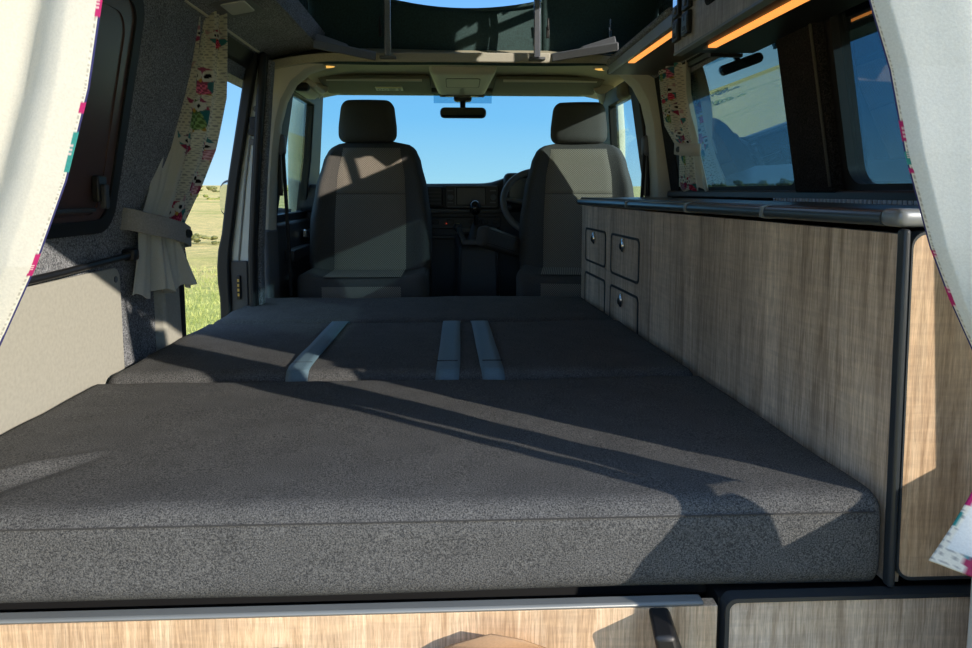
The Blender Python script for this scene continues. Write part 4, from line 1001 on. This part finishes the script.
# foreground curtains at the tailgate
TEAL = (.05,.30,.28); PINK = (.50,.03,.16); NAVY = (.05,.05,.16)
def lin_col(u, v, edge_u, marks, L):
    """u measured from the hem edge in metres"""
    if u < .0016:
        for a, b, k in marks:
            if a < v < b: return k
        return NAVY
    if u < .0042:
        for a, b, k in marks:
            if a < v < b: return k if (v*140) % 1 < .75 else (.80,.6,.6)
        return (.50,.47,.40) if (v*190) % 1 < .5 and u > .0026 else (.82,.80,.70)
    return None
def rear_curtain(label, rows, folds, depth, flip, marks, base, nu=120, nv=300, bias=0):
    root = thing('tailgate_curtain', label, 'curtain', (rows[-1][1], rows[-1][2], rows[-1][5]), 0, 'lined curtains hung at the tailgate')
    def at(u, v):
        x0, y0, x1, y1, z = plerp(rows, v); ux, uy = x1-x0, y1-y0; L = math.hypot(ux, uy)
        d = depth*(sin(u*2*pi*folds+.9*sin(v*2.6)) + .4*sin(u*2*pi*folds*1.7+2+v*2)) * min(1, u/.06 if not flip else (1-u)/.06)
        if bias: d = -bias*depth*(.6 + .5*sin(u*2*pi*folds + .9*sin(v*2.6) - 1.2))*min(1, u/.10)
        d *= (1 - .35*v)
        return (x0+ux*u + uy/L*d, y0+uy*u - ux/L*d, z)
    def col(u, v):
        x0, y0, x1, y1, z = plerp(rows, v); L = math.hypot(x1-x0, y1-y0)
        k = lin_col(((1-u) if flip else u)*L, v, 0, marks, L)
        return k if k else base
    # columns concentrated at the hem
    us = [(i/nu) for i in range(nu+1)]; us = [u**2.2 for u in us]
    if flip: us = [1-u for u in us[::-1]]
    mb = MB(); V = [at(u, j/nv) for j in range(nv+1) for u in us]; Wd = nu+1
    mb.add(V, [(j*Wd+i, j*Wd+i+1, (j+1)*Wd+i+1, (j+1)*Wd+i) for j in range(nv) for i in range(nu)])
    cols = [col(u, j/nv) for j in range(nv+1) for u in us]
    obj('curtain_cloth', mb, CURT, root, solid=.003, colors=cols, ang=180)
    return root
lcur = rear_curtain('cream lined curtain in full sun at the left of the tailgate opening',
    [(0, -.80,.735, -.335,.72, 1.335), (.14, -.80,.735, -.340,.72, 1.25), (.30, -.81,.735, -.358,.72, 1.16), (.48, -.82,.735, -.385,.72, 1.07), (.66, -.83,.74, -.420,.72, .985), (.84, -.84,.75, -.468,.73, .90), (1, -.85,.76, -.56,.745, .80)],
    3.2, .021, True, [(.125,.185,PINK), (.335,.355,PINK), (.385,.455,TEAL), (.625,.69,PINK)], (.74,.715,.63))
rcur = rear_curtain('pale lined curtain in shade at the right of the tailgate opening',
    [(0, .425,.75, .68,.62, 1.335), (.13, .443,.75, .69,.62, 1.26), (.255, .469,.75, .71,.615, 1.19), (.41, .492,.75, .73,.61, 1.10), (.59, .526,.75, .74,.61, 1.00), (.69, .553,.75, .74,.61, .94), (.79, .582,.75, .74,.615, .885), (.90, .608,.745, .72,.64, .82), (.955, .605,.74, .72,.645, .79), (1.0, .600,.735, .72,.645, .765)],
    1.4, .012, False, [(.345,.38,PINK), (.40,.44,TEAL), (.445,.455,PINK), (.60,.615,PINK), (.66,.71,PINK)], (.80,.82,.80))
rows = [(0, .437,.762, .71,.705, 1.335), (.13, .455,.762, .72,.705, 1.26), (.255, .481,.762, .74,.70, 1.19), (.41, .504,.762, .76,.695, 1.10), (.59, .538,.762, .77,.695, 1.00), (.69, .565,.762, .77,.695, .94), (.79, .594,.762, .77,.70, .885), (.90, .620,.757, .75,.72, .82), (1.0, .612,.747, .75,.72, .765)]
def at(u, v):
    x0, y0, x1, y1, z = plerp(rows, v); g = .010*sin(u*13+v*2); return (lerp(x0,x1,u)+g*.5, lerp(y0,y1,u)+g*.85, z)
mb = MB(); mb.grid(40, 80, at)
obj('shadow_fold', mb, CURT, rcur, solid=.003, colors=[(.80,.82,.80)]*len(mb.v), ang=180)  # hidden layer added to widen the curtain's shadow on the bed
# the flared hem below the right tie-back shows the owl print
mb = MB()
def at(u, v):
    x0, y0, z0 = plerp([(0, .603,.735,.768), (.3, .655,.695,.770), (.6, .70,.655,.775), (.8, .715,.645,.778), (1, .76,.66,.78)], u)
    x1, y1, z1 = plerp([(0, .527,.72,.65), (.12, .556,.685,.648), (.3, .605,.630,.622), (.6, .68,.555,.545), (.8, .79,.495,.46), (1, .87,.56,.45)], u)  # lower sweep to the right, out of view, is shaped to block sun
    k = v*(.75+.25*v); g = .030*sin(u*8)*sin(pi*min(1, v*1.2))
    return (lerp(x0, x1, k) + g*.64*min(1, u*4), lerp(y0, y1, k) + g*.77*min(1, u*4), lerp(z0, z1, v))
nu, nv = 90, 80
mb.grid(nu, nv, at)
OH = [(.045,.018,.045,.3,4), (.115,.012,.05,-.2,3), (.02,.085,.03,.2,3)]
cols = []
for j in range(nv+1):
    for i in range(nu+1):
        u, v = i/nu, j/nv; L = .16 + .20*v
        edge = u*L < .008 or (1-v) < .13
        cols.append((PINK if .25 < v < .5 else TEAL if .55 < v < .68 else printcol(u*L, (1-v)*.12, OH)) if u*L < .006 else printcol(u*L, (1-v)*.12, OH) if edge else (.80,.82,.80))
obj('flared_hem', mb, CURT, rcur, solid=.003, colors=cols, ang=180)
tb = MB(); V = []
for x, y, z in [(.735,.70,.80), (.735,.635,.795), (.66,.675,.785), (.600,.727,.778), (.600,.752,.776)]: V += [(x, y, z+.018), (x, y, z-.018)]
tb.add(V, [(2*i, 2*i+1, 2*i+3, 2*i+2) for i in range(4)]); obj('tieback', tb, TIE, rcur, solid=.005)

# kraft box at the foot of the drawer
bx = thing('cardboard_box', 'brown cardboard box with raised flap at the foot of the drawer', 'box', (.035, .86, .12), 0)
obj('carton', MB().box(-.06, .13, .80, .91, .12, .425), PAPER, bx, bevel=.003)
obj('flap', MB().add([(-.03,.905,.43), (.125,.905,.43), (.09,.897,.449), (.047,.89,.463), (.0,.897,.446)], [(0,1,2,3,4)]), PAPER, bx, solid=.003)
